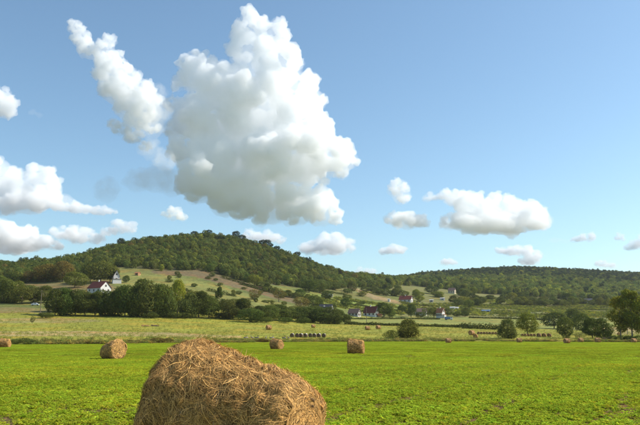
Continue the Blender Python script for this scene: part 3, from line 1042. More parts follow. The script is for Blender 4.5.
house('far pale house with reddish roof in front of the ridge wood', 452, 293.5, 9.0, 7.0, 4.0, 7.5, -26, M_CREAM, M_BROWN, False)
house('small pale cabin on the terrace below the far pale house', 442.5, 300.2, 5.0, 3.5, 2.0, 2.8, -15, M_WHITE, M_GREYW, False, 'cabin', 'cabin', 1, gable_win=0)
house('tiny grey cabin above the orange roofed house', 431.5, 302, 4.0, 3.0, 2.0, 2.7, -15, M_GREYW, M_GREYW, False, 'cabin', 'cabin', 1, gable_win=0)
house('low white greenhouse shed among dark shrubs', 452.5, 309.3, 4.5, 3.0, 1.8, 2.4, -15, M_WHITE, M_WHITE, False, 'shed', 'shed', 0, gable_win=0, door=False)
house('second white shed next to the low greenhouse shed', 456.7, 309.3, 3.2, 3.0, 1.6, 2.2, -30, M_WHITE, M_WHITE, False, 'shed', 'shed', 0, gable_win=0, door=False)
house('shed with blue and grey roof in the olive vines', 486, 312.3, 7.5, 3.5, 1.5, 2.2, -12, M_GREYW, M_BLUE, False, 'shed', 'shed', 2, gable_win=0)
house('tiny white hut beside the spreading dark tree', 549.3, 321.8, 1.6, 1.4, 1.9, 2.2, -15, M_WHITE, M_WHITE, False, 'hut', 'hut', 0, over=0.05, gable_win=0, door=False)
house('grey farm building below the far ridge wood', 586, 303, 16.0, 8.0, 3.0, 6.0, -12, M_GREYW, M_SLATE, False, wins=4)
house('dull brown farm building beside the grey one below the ridge', 571, 302.3, 10.0, 7.0, 3.0, 5.6, -10, M_GREYW, M_BROWN, False, wins=3)


# ------------------------------------------------------------------ vehicles, poles, stakes
M_TYRE = plain('tyre rubber', (0.02, 0.02, 0.02), 0.9, 0.1)
M_PAINTW = plain('white car paint', (0.75, 0.75, 0.74), 0.35, 0.04)
M_WOODP = plain('grey weathered wood', (0.16, 0.13, 0.1), 0.9, 0.25, 5, 0.3)


def wheel(e, x, y, r):
    w = MB().tube([(x, y - .1, r), (x, y + .1, r)], [r, r], 12).build('wheel', M_TYRE, e)
    MB().tube([(x, y - .12, r), (x, y + .12, r)], [r * .55, r * .55], 10).build('rim', M_GREYW, w)


p = ground_at(35, 305.6)
e = tag(link('parked_car', None, loc=p, rz=math.radians(12)), 'small white car parked on the track below the trees', 'car')
cb = MB()
prof = [(-2.0, .35), (-2.02, .8), (-1.85, .95), (-1.2, 1.0), (-.75, 1.42), (.75, 1.45), (1.35, 1.0), (1.95, .85), (2.05, .6), (2.0, .35)]
nn = len(prof)
for ys in (-.82, .82):
    cb.v += [(a, ys * (0.86 if b > 1.1 else 1), b) for a, b in prof]
cb.f = [tuple(range(nn)), tuple(reversed(range(nn, 2 * nn)))] + [((i + 1) % nn, i, i + nn, (i + 1) % nn + nn) for i in range(nn)]
cb.build('body', M_PAINTW, e)
for ys in (-.80, .77):
    MB().box(-.62, ys - .02, 1.05, 0.0, ys + .05, 1.36).build('side_window', M_PANE, e)
    MB().box(.06, ys - .02, 1.05, .75, ys + .05, 1.36).build('side_window', M_PANE, e)
for wx in (-1.3, 1.3):
    for wy in (-.76, .76):
        wheel(e, wx, wy, .31)

p = ground_at(448.8, 320)
e = tag(link('small_truck', None, loc=p, rz=math.radians(8)), 'blue and white truck parked below the village', 'truck')
MB().box(-3.0, -1.0, .75, .9, 1.0, 2.5).build('cargo_box', M_BLUE, e)
tc_ = MB()
tc_.add([(1.0, -.95, .5), (3.0, -.95, .5), (3.0, .95, .5), (1.0, .95, .5), (1.0, -.95, 2.2), (2.4, -.95, 2.2), (2.4, .95, 2.2), (1.0, .95, 2.2), (3.0, -.95, 1.3), (3.0, .95, 1.3)],
        [(3, 2, 1, 0), (4, 5, 6, 7), (0, 1, 8, 5, 4), (1, 2, 9, 8), (8, 9, 6, 5), (2, 3, 7, 6, 9), (3, 0, 4, 7)])
tc_.build('cab', M_PAINTW, e)
MB().box(1.3, -.97, 1.4, 2.2, -.955, 2.0).build('side_window', M_PANE, e)
MB().box(-3.0, -.5, .5, 1.0, .5, .75).build('chassis', M_TYRE, e)
for wx in (-2.0, 2.0):
    for wy in (-.85, .85):
        wheel(e, wx, wy, .42)

for px, py, hp, la in [(366.5, 323.5, 15, 'wooden utility pole in front of the red roofed village house'),
                       (40, 316.3, 26, 'tall wooden utility pole at the end of the meadow'),
                       (278.5, 301.5, 9, 'short wooden utility pole on the grass slope'),
                       (627.5, 335, 14, 'thin wooden utility pole among the tall airy trees')]:
    p = ground_at(px, py)
    h = hp / F * p.y
    e = tag(link('utility_pole', None, loc=p), la, 'pole')
    MB().tube([(0, 0, -0.6), (0, 0, h * .5), (0.03, 0, h)], [.17, .15, .11], 8).build('pole', M_WOODP, e)
    MB().box(-.8, -.06, h - .75, .8, .06, h - .6).build('crossarm', M_WOODP, e)
p = ground_at(39.5, 316.8)
e = tag(link('leaning_stake', None, loc=p), 'leaning grey stake with a brace beside the lone sapling', 'stake')
MB().tube([(0, 0, -.2), (-2.6, 0, 1.3)], [.09, .06], 6).build('stake', M_WOODP, e)
MB().tube([(-0.3, .1, 0), (-.1, 0, .9)], [.07, .06], 6).build('brace', M_WOODP, e)

# ------------------------------------------------------------------ hay bales
def straw_mat(name, rgb):
    m, n, b = new_mat(name)
    b.inputs['Roughness'].default_value = 0.75
    b.inputs['Specular IOR Level'].default_value = 0.25
    at = N(n, 'ShaderNodeAttribute', attribute_name='leaf')
    mx = N(n, 'ShaderNodeMix', data_type='RGBA', blend_type='MULTIPLY')
    mx.inputs[0].default_value = 1
    mx.inputs[6].default_value = rgb + (1,)
    n.links.new(at.outputs['Color'], mx.inputs[7])
    n.links.new(mx.outputs[2], b.inputs['Base Color'])
    return m


M_STRAW = straw_mat('straw', (0.74, 0.42, 0.13))
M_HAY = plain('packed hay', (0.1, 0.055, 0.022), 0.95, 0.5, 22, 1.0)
M_HAYFAR = plain('hay roll', (0.36, 0.205, 0.09), 0.95, 0.4, 9, 1.0)
M_TWINE = plain('pale baling twine', (0.5, 0.38, 0.22), 0.7, 0.1, 8)
M_WRAPW = plain('pale wrap', (0.6, 0.56, 0.5), 0.6, 0.15, 4)
M_DARKHAY = plain('old dark hay', (0.13, 0.09, 0.06), 0.95, 0.4, 6, 1.0)


class Bale:
    """a lying, slightly tapered roll: axis along x, thick end at -x"""
    def __init__(s, L=1.2, R0=0.65, R1=0.5, lean=0.0, seed=0, amp=0.03, flat=0.06):
        s.L, s.R0, s.R1, s.lean, s.seed, s.amp, s.flat = L, R0, R1, lean, seed, amp, flat

    def point(s, u, th, shrink=1.0):
        """u in [0,1] along the axis; th angle; shrink toward the axis"""
        R = s.R0 + (s.R1 - s.R0) * u
        edge = min(u, 1 - u) * s.L
        rr = 0.09
        k = R
        if edge < rr:
            k = R - (rr - math.sqrt(max(0, rr * rr - (rr - edge) ** 2)))
        k *= shrink
        y, z = k * math.cos(th), k * math.sin(th)
        wz = R + z
        wz = max(wz, 0.0)
        y *= 1 + s.flat * (1 - wz / (2 * R))
        x = (u - 0.5) * s.L - s.lean * (1 - u) ** 1.5 * (1 - wz / (2 * R)) ** 0.9
        return Vector((x, y, wz))

    def disp(s, p, sc=1.0):
        q = p + Vector((s.seed * 7.1, 0, 0))
        v = mnoise.fractal(q * 3.0, 1.0, 2.0, 3) * s.amp * 1.3 + mnoise.fractal(Vector((q.x * 22, q.y * 5, q.z * 5)), 1.0, 2.0, 2) * s.amp * 0.5 + mnoise.fractal(q * 9.0, 1.0, 2.0, 2) * s.amp * 0.95
        return v * sc

    def surf(s, u, th):
        p = s.point(u, th)
        c = s.point(u, th, 0.0)
        n = (p - c)
        n = n.normalized() if n.length > 1e-6 else Vector((0, 0, 1))
        edge = min(u, 1 - u) * s.L
        if edge < 0.09:
            n = (n * (0.15 + edge / 0.09) + Vector((1 - edge / 0.09, 0, 0)) * (1 if u > 0.5 else -1)).normalized()
        q = p + n * s.disp(p)
        q.z = max(q.z, 0.004)
        return q, n

    def body(s, nt, nu, nc, mat):
        V, Fq = [], []
        for i in range(nu + 1):
            u = i / nu
            u = u - 0.06 * math.sin(2 * math.pi * u)
            u = min(1, max(0, u))
            for k in range(nt):
                V.append(s.surf(u, 2 * math.pi * k / nt)[0])
        for i in range(nu):
            for k in range(nt):
                Fq.append((i * nt + k, (i + 1) * nt + k, (i + 1) * nt + (k + 1) % nt, i * nt + (k + 1) % nt))
        for end in (0, 1):
            prev = [end * nu * nt + k for k in range(nt)]
            sg = -1 if end == 0 else 1
            for j in range(1, nc):
                f = 1 - j / nc
                cur = []
                for k in range(nt):
                    th = 2 * math.pi * k / nt
                    p = s.point(float(end), th, f)
                    sp = math.sin(2 * math.pi * (f * 7 + k / nt))
                    p.x += sg * (0.02 * sp + 0.05 * (1 - f) + s.disp(p * 2.0, 0.7))
                    p.z = max(p.z, 0.004)
                    cur.append(len(V))
                    V.append(p)
                for k in range(nt):
                    a, b = prev[k], prev[(k + 1) % nt]
                    c, d = cur[(k + 1) % nt], cur[k]
                    Fq.append((a, b, c, d) if end == 1 else (d, c, b, a))
                prev = cur
            Fq.append(tuple(prev) if end == 1 else tuple(reversed(prev)))
        me = bpy.data.meshes.new('hay_roll')
        me.from_pydata([tuple(v) for v in V], [], Fq)
        me.materials.append(mat)
        me.polygons.foreach_set('use_smooth', [True] * len(me.polygons))
        me.update()
        return me

    def straws(s, n, length, width, lift, seg=3, loose=0.1, thmin=-0.9, ends=0.22):
        rg = random.Random(s.seed + 3)
        V, Fq, Cc = [], [], []
        lock = None
        for i in range(n):
            w = width * rg.uniform(0.5, 1.6)
            ln = length * rg.uniform(0.45, 1.5)
            lv = rg.choice((0.2, 0.35, 0.55, 0.75, 0.95, 1.2, 1.4)) * rg.uniform(0.85, 1.15)
            hue = rg.uniform(-0.07, 0.07)
            col = (lv * (1 + hue * .3), lv, lv * (1 - hue * 2), 1)
            free = rg.random() < loose
            base_off = rg.uniform(-0.2, 1.0) * lift
            end_off = base_off + (rg.uniform(0.5, 5) * lift if free else rg.uniform(-0.6, 0.9) * lift)
            pts = []
            if rg.random() < ends:                       # on an end face
                end = rg.choice((0, 1))
                f0 = math.sqrt(rg.random()) * 0.98
                th0 = rg.uniform(0, 2 * math.pi)
                sg = -1 if end == 0 else 1
                ang = rg.gauss(0, 0.5)
                R = s.R0 if end == 0 else s.R1
                for k in range(seg + 1):
                    t = k / seg
                    th = th0 + math.cos(ang) * ln * t / max(0.12, R * f0)
                    f = f0 + math.sin(ang) * ln * t / R
                    f = min(1, max(0.02, f))
                    p = s.point(float(end), th, f)
                    p.x += sg * (0.05 * (1 - f) + 0.015 + base_off + (end_off - base_off) * t * t)
                    pts.append((p, Vector((sg, 0, 0))))
            else:
                if lock is None or rg.random() < 1 / 14:          # straws lie in locks
                    lock = (rg.random() if rg.random() < 0.8 else rg.choice((rg.uniform(0, 0.1), rg.uniform(0.88, 1))),
                            rg.uniform(thmin, math.pi - thmin), rg.gauss(0, 0.38) if rg.random() < .75 else rg.uniform(-1.6, 1.6),
                            rg.choice((-1, 1)), rg.uniform(-0.8, 0.8), rg.uniform(-0.6, 1.3) * lift, rg.uniform(0.75, 1.2))
                jit = 0.03 if n > 20000 else 0.12
                u0 = min(1, max(0, lock[0] + rg.gauss(0, jit) / s.L))
                th0 = lock[1] + rg.gauss(0, jit * 0.8) / s.R0
                ang = lock[2] + rg.gauss(0, 0.22)
                sgn = lock[3]
                curve = lock[4] + rg.gauss(0, 0.3)
                base_off += lock[5]
                end_off += lock[5]
                col = (col[0] * lock[6], col[1] * lock[6], col[2] * lock[6], 1)
                for k in range(seg + 1):
                    t = k / seg
                    a = ang + curve * t
                    th = th0 + sgn * math.cos(a) * ln * t / s.R0
                    u = min(1, max(0, u0 + math.sin(a) * ln * t / s.L))
                    p, nrm = s.surf(u, th)
                    p = p + nrm * (base_off + (end_off - base_off) * t * t)
                    pts.append((p, nrm))
            b = len(V)
            for k, (p, nrm) in enumerate(pts):
                q = pts[min(k + 1, seg)][0] - pts[max(k - 1, 0)][0]
                sd = q.cross(nrm + Vector((rg.uniform(-.5, .5), rg.uniform(-.5, .5), rg.uniform(-.5, .5))))
                sd = sd.normalized() * w * (1.0 if k < seg else 0.35) if sd.length > 1e-7 else Vector((w, 0, 0))
                for m_ in (-0.5, 0.5):
                    r = p + sd * m_
                    V.append((r.x, r.y, max(r.z, 0.004)))
                    Cc.append(col)
            for k in range(seg):
                Fq.append((b + 2 * k, b + 2 * k + 1, b + 2 * k + 3, b + 2 * k + 2))
        return mesh_np('straw', V, Fq, [M_STRAW], False, {'leaf': ('FLOAT_COLOR', np.array(Cc))})


# the near bale
HB = Bale(L=1.16, R0=0.645, R1=0.475, lean=0.14, seed=1, amp=0.026, flat=0.04)
v = pdir(243, 400)
HD = 6.3
e = tag(link('hay_bale', None, loc=(v.x / v.y * HD, HD, 0), rz=math.radians(-24)), 'big loose straw bale filling the foreground of the green field', 'hay bale')
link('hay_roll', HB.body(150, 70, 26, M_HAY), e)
tag(link('straw', HB.straws(76000, 0.12, 0.0023, 0.012, 3, 0.05), e), kind='stuff')
tag(link('straw', HB.straws(1000, 0.2, 0.003, 0.02, 4, 0.15), e), kind='stuff')
tw = MB()
for u0, ph in ((0.84, 0.0), (0.55, 1.3), (0.3, 2.2)):
    pts = []
    for k in range(70):
        th = -0.7 + 4.6 * k / 69
        q, nr = HB.surf(u0 + 0.03 * math.sin(th * 2 + ph), th)
        pts.append(q + nr * (0.008 + 0.008 * math.sin(k * 0.9 + ph)))
    tw.tube(pts, [0.0025] * 70, 5)
tw.build('twine', M_TWINE, e, True)

# bales of the middle distance on the crop field
MBALE = Bale(L=1.25, R0=0.65, R1=0.56, lean=0.0, seed=2, amp=0.04)
ABALE = Bale(L=1.2, R0=0.66, R1=0.47, lean=0.0, seed=3, amp=0.03)
mid_body, mid_straw = MBALE.body(72, 30, 14, M_HAYFAR), MBALE.straws(5000, 0.2, 0.014, 0.02, 2, 0.15, -1.2, 0.25)
a_body, a_straw = ABALE.body(72, 30, 14, M_HAYFAR), ABALE.straws(5000, 0.2, 0.014, 0.018, 2, 0.12, -1.2, 0.3)


def bale(x, y, rz, body, straw, label, s=1.0, group=None, z=None, name='hay_bale', straw_on=True):
    zz = hz(x, y) if z is None else z
    e = tag(link(name, None, loc=(x, y, zz - 0.03), rz=math.radians(rz), scale=(s, s, s)), label, 'hay bale', group)
    link('hay_roll', body, e)
    if straw is not None:
        tag(link('straw', straw, e), kind='stuff')
    return e


def at_px(px, d):
    v = pdir(px, 345)
    return v.x / v.y * d, d


x, y = at_px(112.5, 45)
bale(x, y, 180 - 34, a_body, a_straw, 'tapered bale with its flat round end catching the sun')
x, y = at_px(356, 60)
bale(x, y, -12, mid_body, mid_straw, 'upright looking straw bale alone in the middle of the green field')
x, y = at_px(277, 85)
bale(x, y, -38, mid_body, mid_straw, 'round bale behind the big foreground one near the field edge')
x, y = at_px(5, 104)
bale(x, y, 2, mid_body, mid_straw, 'reddish bale near the leafy weed clumps on the field', 1.05)

FB = Bale(L=1.3, R0=0.66, R1=0.62, seed=5, amp=0.05)
far_body = FB.body(36, 12, 8, M_HAYFAR)
far_straw = FB.straws(420, 0.35, 0.035, 0.03, 2, 0.2, -1.2, 0.25)
dark_body = FB.body(36, 12, 8, M_DARKHAY)
for px, d, rz, s, la in [(448.5, 186, 8, .98, 'small dark bale standing alone far out on the green field'),
                         (519.5, 205, 5, 1.0, 'small bale at the field edge by the wide dark tree'),
                         (567, 182, 10, 1.0, 'bale out on the crop in front of the upright tree'),
                         (581, 222, 15, 1.05, 'bale in front of the pale twiggy bush'),
                         (598, 214, -10, 1.1, 'bale in front of the dense dark pair of trees'),
                         (634, 212, 20, 1.0, 'bale at the field edge below the tall airy trees')]:
    x, y = at_px(px, d)
    bale(x, y, rz, far_body, far_straw, la, s)
for px, py, rz, wpx, la in [(268.7, 329.8, 30, 5.2, 'bale out on the meadow below the tree belt'),
                            (313.3, 327.8, 20, 3.7, 'smallest bale on the meadow near the tree belt'),
                            (367.5, 330.2, 15, 4.6, 'bale of the village pair standing by the utility pole'),
                            (378.3, 329.2, 35, 4.3, 'bale of the village pair farther from the utility pole'),
                            (471.8, 335.2, 40, 5.4, 'upper bale of the two tumbled ones by the dark row'),
                            (475.6, 338.2, 70, 4.8, 'lower bale of the two tumbled ones by the dark row'),
                            (619, 335.6, 60, 3.4, 'far bale alone on the dry grass behind the tall airy trees'),
                            (604.5, 340.6, 10, 3.6, 'pale low bale behind the dense dark pair of trees'),
                            (609.5, 340.4, 60, 4.0, 'pale low bale between the dense pair and the airy trees')]:
    p = ground_at(px, py)
    s = max(0.8, min(1.55, wpx / F * p.y / 1.45))
    bale(p.x, p.y, rz, far_body, far_straw, la, s)
# the row of pale topped bales
for k in range(8):
    p = ground_at(292.3 + k * 4.45 + (0.5 if k % 3 == 1 else 0), 337.4)
    e = bale(p.x, p.y, 78 + rs_.uniform(-9, 9), dark_body, None, 'dark bale with a pale sheet on top in the row on the meadow', 1.0, 'row of pale topped bales')
    e.scale = (1, 1.0, 1.0)
    mb = MB()
    for i in range(9):
        for j in range(5):
            th = math.pi * (0.24 + 0.52 * i / 8)
            q, nr = FB.surf(0.04 + 0.92 * j / 4, th)
            mb.v.append(tuple(q + nr * (0.035 + 0.02 * math.sin(i * 2.1 + j * 1.7 + k))))
    for i in range(8):
        for j in range(4):
            mb.f.append((i * 5 + j, (i + 1) * 5 + j, (i + 1) * 5 + j + 1, i * 5 + j + 1))
    mb.build('sheet', M_WRAPW, e, True)
for k in range(7):
    p = ground_at(478.5 + k * 2.9, 334.3 + 0.03 * k)
    bale(p.x, p.y, 80 + rs_.uniform(-15, 15), dark_body, far_straw, 'dark old bale in the long row beside the wide meadow tree', 0.85, 'old dark bales in the long row')
for k in range(5):
    p = ground_at(522.5 + k * 3.0, 336.4)
    bale(p.x, p.y, 75 + rs_.uniform(-15, 15), dark_body, far_straw, 'dark old bale lined up under the tall tree', 0.85, 'old dark bales under the tall tree')
for px in (539.2, 544.3, 549.4):
    p = ground_at(px, 337.2)
    bale(p.x, p.y, 65 + rs_.uniform(-15, 15), dark_body, far_straw, 'dark round bale, one of three in a row on the meadow', 1.2, 'three dark bales in a row')
for px, wz in ((615.5, 0.9), (626, 1.1), (631, 1.0)):
    p = ground_at(px, 340.6)
    bale(p.x, p.y, 65 + rs_.uniform(-15, 15), dark_body, far_straw, 'dark bale under the tall airy trees', wz, 'dark bales under the airy trees')
# grey logs lying along the verge behind the near bale
M_LOG = plain('bleached log', (0.24, 0.2, 0.17), 0.9, 0.25, 4, 0.4)
for px, py, L, rz in [(246, 339.3, 2.6, 5), (252, 339.2, 1.6, 60), (257, 339.3, 2.4, -12), (266, 339.4, 1.5, 20), (272, 339.4, 2.8, 4), (284, 339.5, 2.2, -6), (288.5, 339.4, 1.4, 35)]:
    p = ground_at(px, py)
    L *= 0.55
    e = tag(link('fallen_log', None, loc=(p.x, p.y, p.z + 0.45), rz=math.radians(rz * 3 + 15)), 'bleached grey log lying in the verge weeds', 'log', 'logs in the verge')
    MB().tube([(-L / 2, 0, 0), (0, .05, .05), (L / 2, 0, 0)], [.2, .18, .14], 10).build('log_bark', M_LOG, e, True)
    MB().tube([(0.2, 0, .2), (0.5, .1, .75)], [.09, .05], 6).build('branch_stub', M_LOG, e)
for px, py, la in [(145.5, 326.3, 'small pale pile of hay lying on the meadow'), (155, 326.2, 'small dark heap beside the pale hay pile on the meadow')]:
    p = ground_at(px, py)
    hp_ = Bale(L=2.4, R0=0.55, R1=0.4, seed=8 + int(px), amp=0.12)
    e = tag(link('hay_heap', None, loc=(p.x, p.y, p.z - 0.25), scale=(1.2, 1, .75)), la, 'hay heap')
    link('heap', hp_.body(30, 14, 6, M_HAYFAR if px < 150 else M_DARKHAY), e)
    tag(link('straw', hp_.straws(300, 0.4, 0.04, 0.05, 2, 0.3), e), kind='stuff')


# ------------------------------------------------------------------ crop plants, verge weeds, meadow tufts
def plant_mesh(name, seed, leaves=9, L=0.048, W=0.027, mat=None, h=0.045, spread=1.0, stems=3):
    rng = np.random.default_rng(seed)
    V, Q, Cc = [], [], []
    for s_ in range(stems):
        ox, oy = rng.normal(0, 0.035 * spread, 2)
        hs = h * rng.uniform(0.6, 1.4)
        for k in range(leaves):
            a = rng.uniform(0, 6.28)
            el = rng.uniform(-0.1, 0.6)
            z0 = hs * rng.uniform(0.4, 1.0)
            d = np.array([math.cos(a) * math.cos(el), math.sin(a) * math.cos(el), math.sin(el)])
            sd = np.array([-math.sin(a), math.cos(a), rng.uniform(-.3, .3)])
            l = L * rng.uniform(0.6, 1.3)
            w = W * rng.uniform(0.7, 1.3)
            p0 = np.array([ox, oy, z0]) + d * 0.02
            p1 = p0 + d * l * 0.55
            p2 = p0 + d * l + np.array([0, 0, -l * 0.2])
            b = len(V)
            V += [p0 - sd * w * .15, p0 + sd * w * .15, p1 - sd * w * .5, p1 + sd * w * .5, p2 - sd * w * .2, p2 + sd * w * .2]
            Q += [(b, b + 1, b + 3, b + 2), (b + 2, b + 3, b + 5, b + 4)]
            lv = rng.uniform(0.75, 1.25)
            hu = rng.normal(0, 0.06)
            Cc += [(lv * (1 + hu), lv, lv * (1 - hu), 1)] * 6
    V = np.array(V)
    V[:, 2] = np.maximum(V[:, 2], 0.006)
    return mesh_np(name, V, Q, [mat or M_CROP], False, {'leaf': ('FLOAT_COLOR', np.array(Cc))})


rc = np.random.default_rng(4)
HEAD = math.radians(24)


def lane(x, y):
    q = x * math.cos(HEAD) - y * math.sin(HEAD)
    w = 0.5 + 0.5 * np.cos(2 * math.pi * (q + 0.35) / 2.15)
    return w ** 9


PL = [plant_mesh('crop_plant', 200 + i) for i in range(5)]
n = 270000
y = np.sqrt(rc.uniform(2.0 ** 2, 48.0 ** 2, n))
x = rc.uniform(-0.56, 0.56, n) * (y + 3)
cov = fbm(x / 1.3, y / 1.3, 71) * 0.65 + fbm(x / 6, y / 6, 72) * 0.35
keep = (rc.random(n) > lane(x, y) * 0.8 * (fbm(x / 5, y / 5, 75) > 0.42)) & (rc.random(n) < np.clip((cov - 0.26) / 0.16, 0.45, 1))
x, y = x[keep], y[keep]
n = len(x)
ti = (0.78 + 0.5 * fbm(x / 2.2, y / 2.2, 73))[:, None] * np.array([1, 1, 1]) * rc.uniform(0.75, 1.3, (n, 1)) * (1 + rc.normal(0, 0.07, (n, 3)))
yel = fbm(x / 3.5, y / 3.5, 74)
ti[:, 0] *= 1 + 0.5 * np.clip(yel - 0.5, 0, 1) + 0.25 * (rc.random(n) < 0.05)
scatter('crop_plants', np.stack([x, y, np.zeros(n)], 1), rc.uniform(0.55, 1.1, n), rc.uniform(0, 6.28, n), ti, rc.integers(0, 5, n), PL, 'young bright green leafy crop covering the field', 'crop', rc.normal(0, .12, (n, 2)))


def patch_mesh(name, seed, half=1.0, count=120):
    rng = np.random.default_rng(seed)
    V, Q, Cc = [], [], []
    o = 0
    for k in range(count):
        pm = PL[rng.integers(0, 5)]
        v = np.zeros(len(pm.vertices) * 3)
        pm.vertices.foreach_get('co', v)
        q = np.array([p.vertices[:] for p in pm.polygons])
        v = v.reshape(-1, 3) * rng.uniform(0.8, 1.35)
        v[:, 0] += rng.uniform(-half, half)
        v[:, 1] += rng.uniform(-half, half)
        c = np.zeros(len(v) * 4)
        pm.attributes['leaf'].data.foreach_get('color', c)
        V.append(v)
        Q.append(q + o)
        Cc.append(c.reshape(-1, 4) * np.array([*([rng.uniform(.75, 1.3)] * 3), 1]))
        o += len(v)
    return mesh_np(name, np.concatenate(V), np.concatenate(Q), [M_CROP], False, {'leaf': ('FLOAT_COLOR', np.concatenate(Cc))})


PA = [patch_mesh('crop_patch', 220 + i) for i in range(4)]
gx, gy = np.meshgrid(np.arange(-150, 150, 1.75), np.arange(45, 245, 1.75))
x, y = gx.ravel() + rc.uniform(-.7, .7, gx.size), gy.ravel() + rc.uniform(-.7, .7, gx.size)
col = 320 + COLK * x / y
k = (np.abs(x) < 0.56 * y + 4) & (y < edge_d(col) - 1.5)
x, y = x[k], y[k]
n = len(x)
ti = (0.8 + 0.42 * fbm(x / 8, y / 14, 76))[:, None] * (1 + rc.normal(0, 0.05, (n, 3))) * rc.uniform(0.88, 1.12, (n, 1))
ti[:, 0] *= 1 + 0.4 * np.clip(fbm(x / 12, y / 20, 77) - 0.5, 0, 1)
ti *= (1 - 0.3 * lane(x, y))[:, None]
scatter('crop_plants', np.stack([x, y, height(x, y)], 1), rc.uniform(0.85, 1.15, n), rc.uniform(0, 6.28, n), ti, rc.integers(0, 4, n), PA, 'distant part of the bright green crop', 'crop')

# weeds on the verge
WE = [crown_mesh('verge_weed', 240 + i, 90, 0.22, 1.0, 1.2, 0.0, 6, 0.7, (0.2, 0.36), M_WEED, low=True) for i in range(3)]
n = 4800
col = rc.uniform(-120, 760, n)
off = np.abs(rc.normal(0, 1, n)) * np.interp(col, [0, 150, 320, 640], [7, 9, 7, 5.5])
d = edge_d(col) + off - 1.0
x = (col - 320) / COLK * d
keep = fbm(x / 9, d / 9, 81) > 0.44
x, d, col = x[keep], d[keep], col[keep]
n = len(x)
hgt = (0.2 + 0.95 * np.clip(fbm(x / 7, d / 7, 82) - 0.25, 0, 1)) * rc.uniform(0.6, 1.3, n)
tsel = np.array([(1.1, 1.1, 1), (0.75, 1.0, 0.7), (1.7, 1.4, 1.0), (1.0, 0.85, 0.8), (0.7, 0.95, 0.6)])[rc.choice(5, n, p=[.35, .25, .15, .15, .1])]
scatter('verge_weeds', np.stack([x, d, height(x, d)], 1), np.stack([rc.uniform(.7, 1.6, n), rc.uniform(.7, 1.6, n), hgt], 1), rc.uniform(0, 6.28, n),
        tsel * rc.uniform(.8, 1.2, (n, 1)), rc.integers(0, 3, n), WE, 'ragged strip of weeds and dry grass along the far field edge', 'weeds')
for px, py, hp, wp in [(16, 345.2, 5.0, 11), (25, 345.3, 6, 13), (33, 345.3, 4.5, 10)]:
    tree_px(px, py, hp * 1.05, wp, 'bush', 'mid', 'leafy weed clump at the field edge near the reddish bale', 'weed clumps near the reddish bale', 'weed_clump', d=152)
for px, py, hp, wp in [(128, 344.3, 3.5, 12), (157, 344, 5.5, 13), (168, 343.8, 4.5, 12), (262, 342.6, 3, 12), (262, 342.6, 3.6, 9)]:
    tree_px(px, py, hp, wp, 'bush', 'brown', 'brownish weed clump on the verge behind the near bales', 'brownish weed clumps', 'weed_clump', d=float(edge_d(px)) + 3)

# tufts on the meadow
TU = [crown_mesh('grass_tuft', 250 + i, 26, 0.16, 0.3, 0.9, 0.0, 4, 0.7, (0.25, 0.4), M_WEED, low=True) for i in range(2)]
n = 26000
col = rc.uniform(-60, 700, n)
d = edge_d(col) + 6 + rc.random(n) ** 1.2 * 215
x = (col - 320) / COLK * d
keep = rc.random(n) < 1.5 * fbm(x / 16, d / 16, 85) - 0.25
x, d = x[keep], d[keep]
n = len(x)
tsel = np.array([(1.15, 1.25, 1), (1.0, 1.25, .8), (1.2, 1.3, .8)])[rc.choice(3, n)]
scatter('meadow_tufts', np.stack([x, d, height(x, d)], 1), rc.uniform(.6, 1.3, n), rc.uniform(0, 6.28, n), tsel * rc.uniform(.85, 1.15, (n, 1)), rc.integers(0, 2, n), TU, 'low grass tufts of the meadow', 'grass')

# ------------------------------------------------------------------ clouds: closed shapes filled with even mist
def cloud_mat(name, dens):
    m, n, b = new_mat(name)
    n.nodes.remove(b)
    v = N(n, 'ShaderNodeVolumePrincipled')
    v.inputs['Color'].default_value = (1, 1, 1, 1)
    v.inputs['Density'].default_value = dens
    v.inputs['Anisotropy'].default_value = 0.0
    n.links.new(v.outputs[0], n.nodes['Material Output'].inputs['Volume'])
    return m


_bm = bmesh.new()
bmesh.ops.create_icosphere(_bm, subdivisions=2, radius=1)
ICV = np.array([v.co[:] for v in _bm.verts])
ICF = np.array([[v.index for v in f.verts] for f in _bm.faces])
_bm.free()
rcl = random.Random(12)


def puff_mesh(name, balls, o3, vox, k, detail, noise, dens):
    V = np.concatenate([ICV * np.array([r, r, r * a]) + np.array(p[:]) - o3 for p, r, a in balls])
    Fc = np.concatenate([ICF + i * len(ICV) for i in range(len(balls))])
    o = link(name, mesh_np(name, V, Fc))
    rm = o.modifiers.new('remesh', 'REMESH')
    rm.mode = 'VOXEL'
    rm.voxel_size = vox * k
    for sc, st in noise:
        t = bpy.data.textures.new('billow', 'CLOUDS')
        t.noise_scale = sc * k * detail
        t.noise_depth = 3
        dm = o.modifiers.new('billow', 'DISPLACE')
        dm.texture = t
        dm.texture_coords = 'LOCAL'
        dm.strength = st * k * detail
        dm.mid_level = 0.5
    rm2 = o.modifiers.new('close', 'REMESH')
    rm2.mode = 'VOXEL'
    rm2.voxel_size = vox * k * 0.9
    dg = bpy.context.evaluated_depsgraph_get()
    me = bpy.data.meshes.new_from_object(o.evaluated_get(dg))
    o.modifiers.clear()
    o.data = me
    me.materials.clear()
    me.materials.append(cloud_mat('cloud mist', dens / k))
    return o


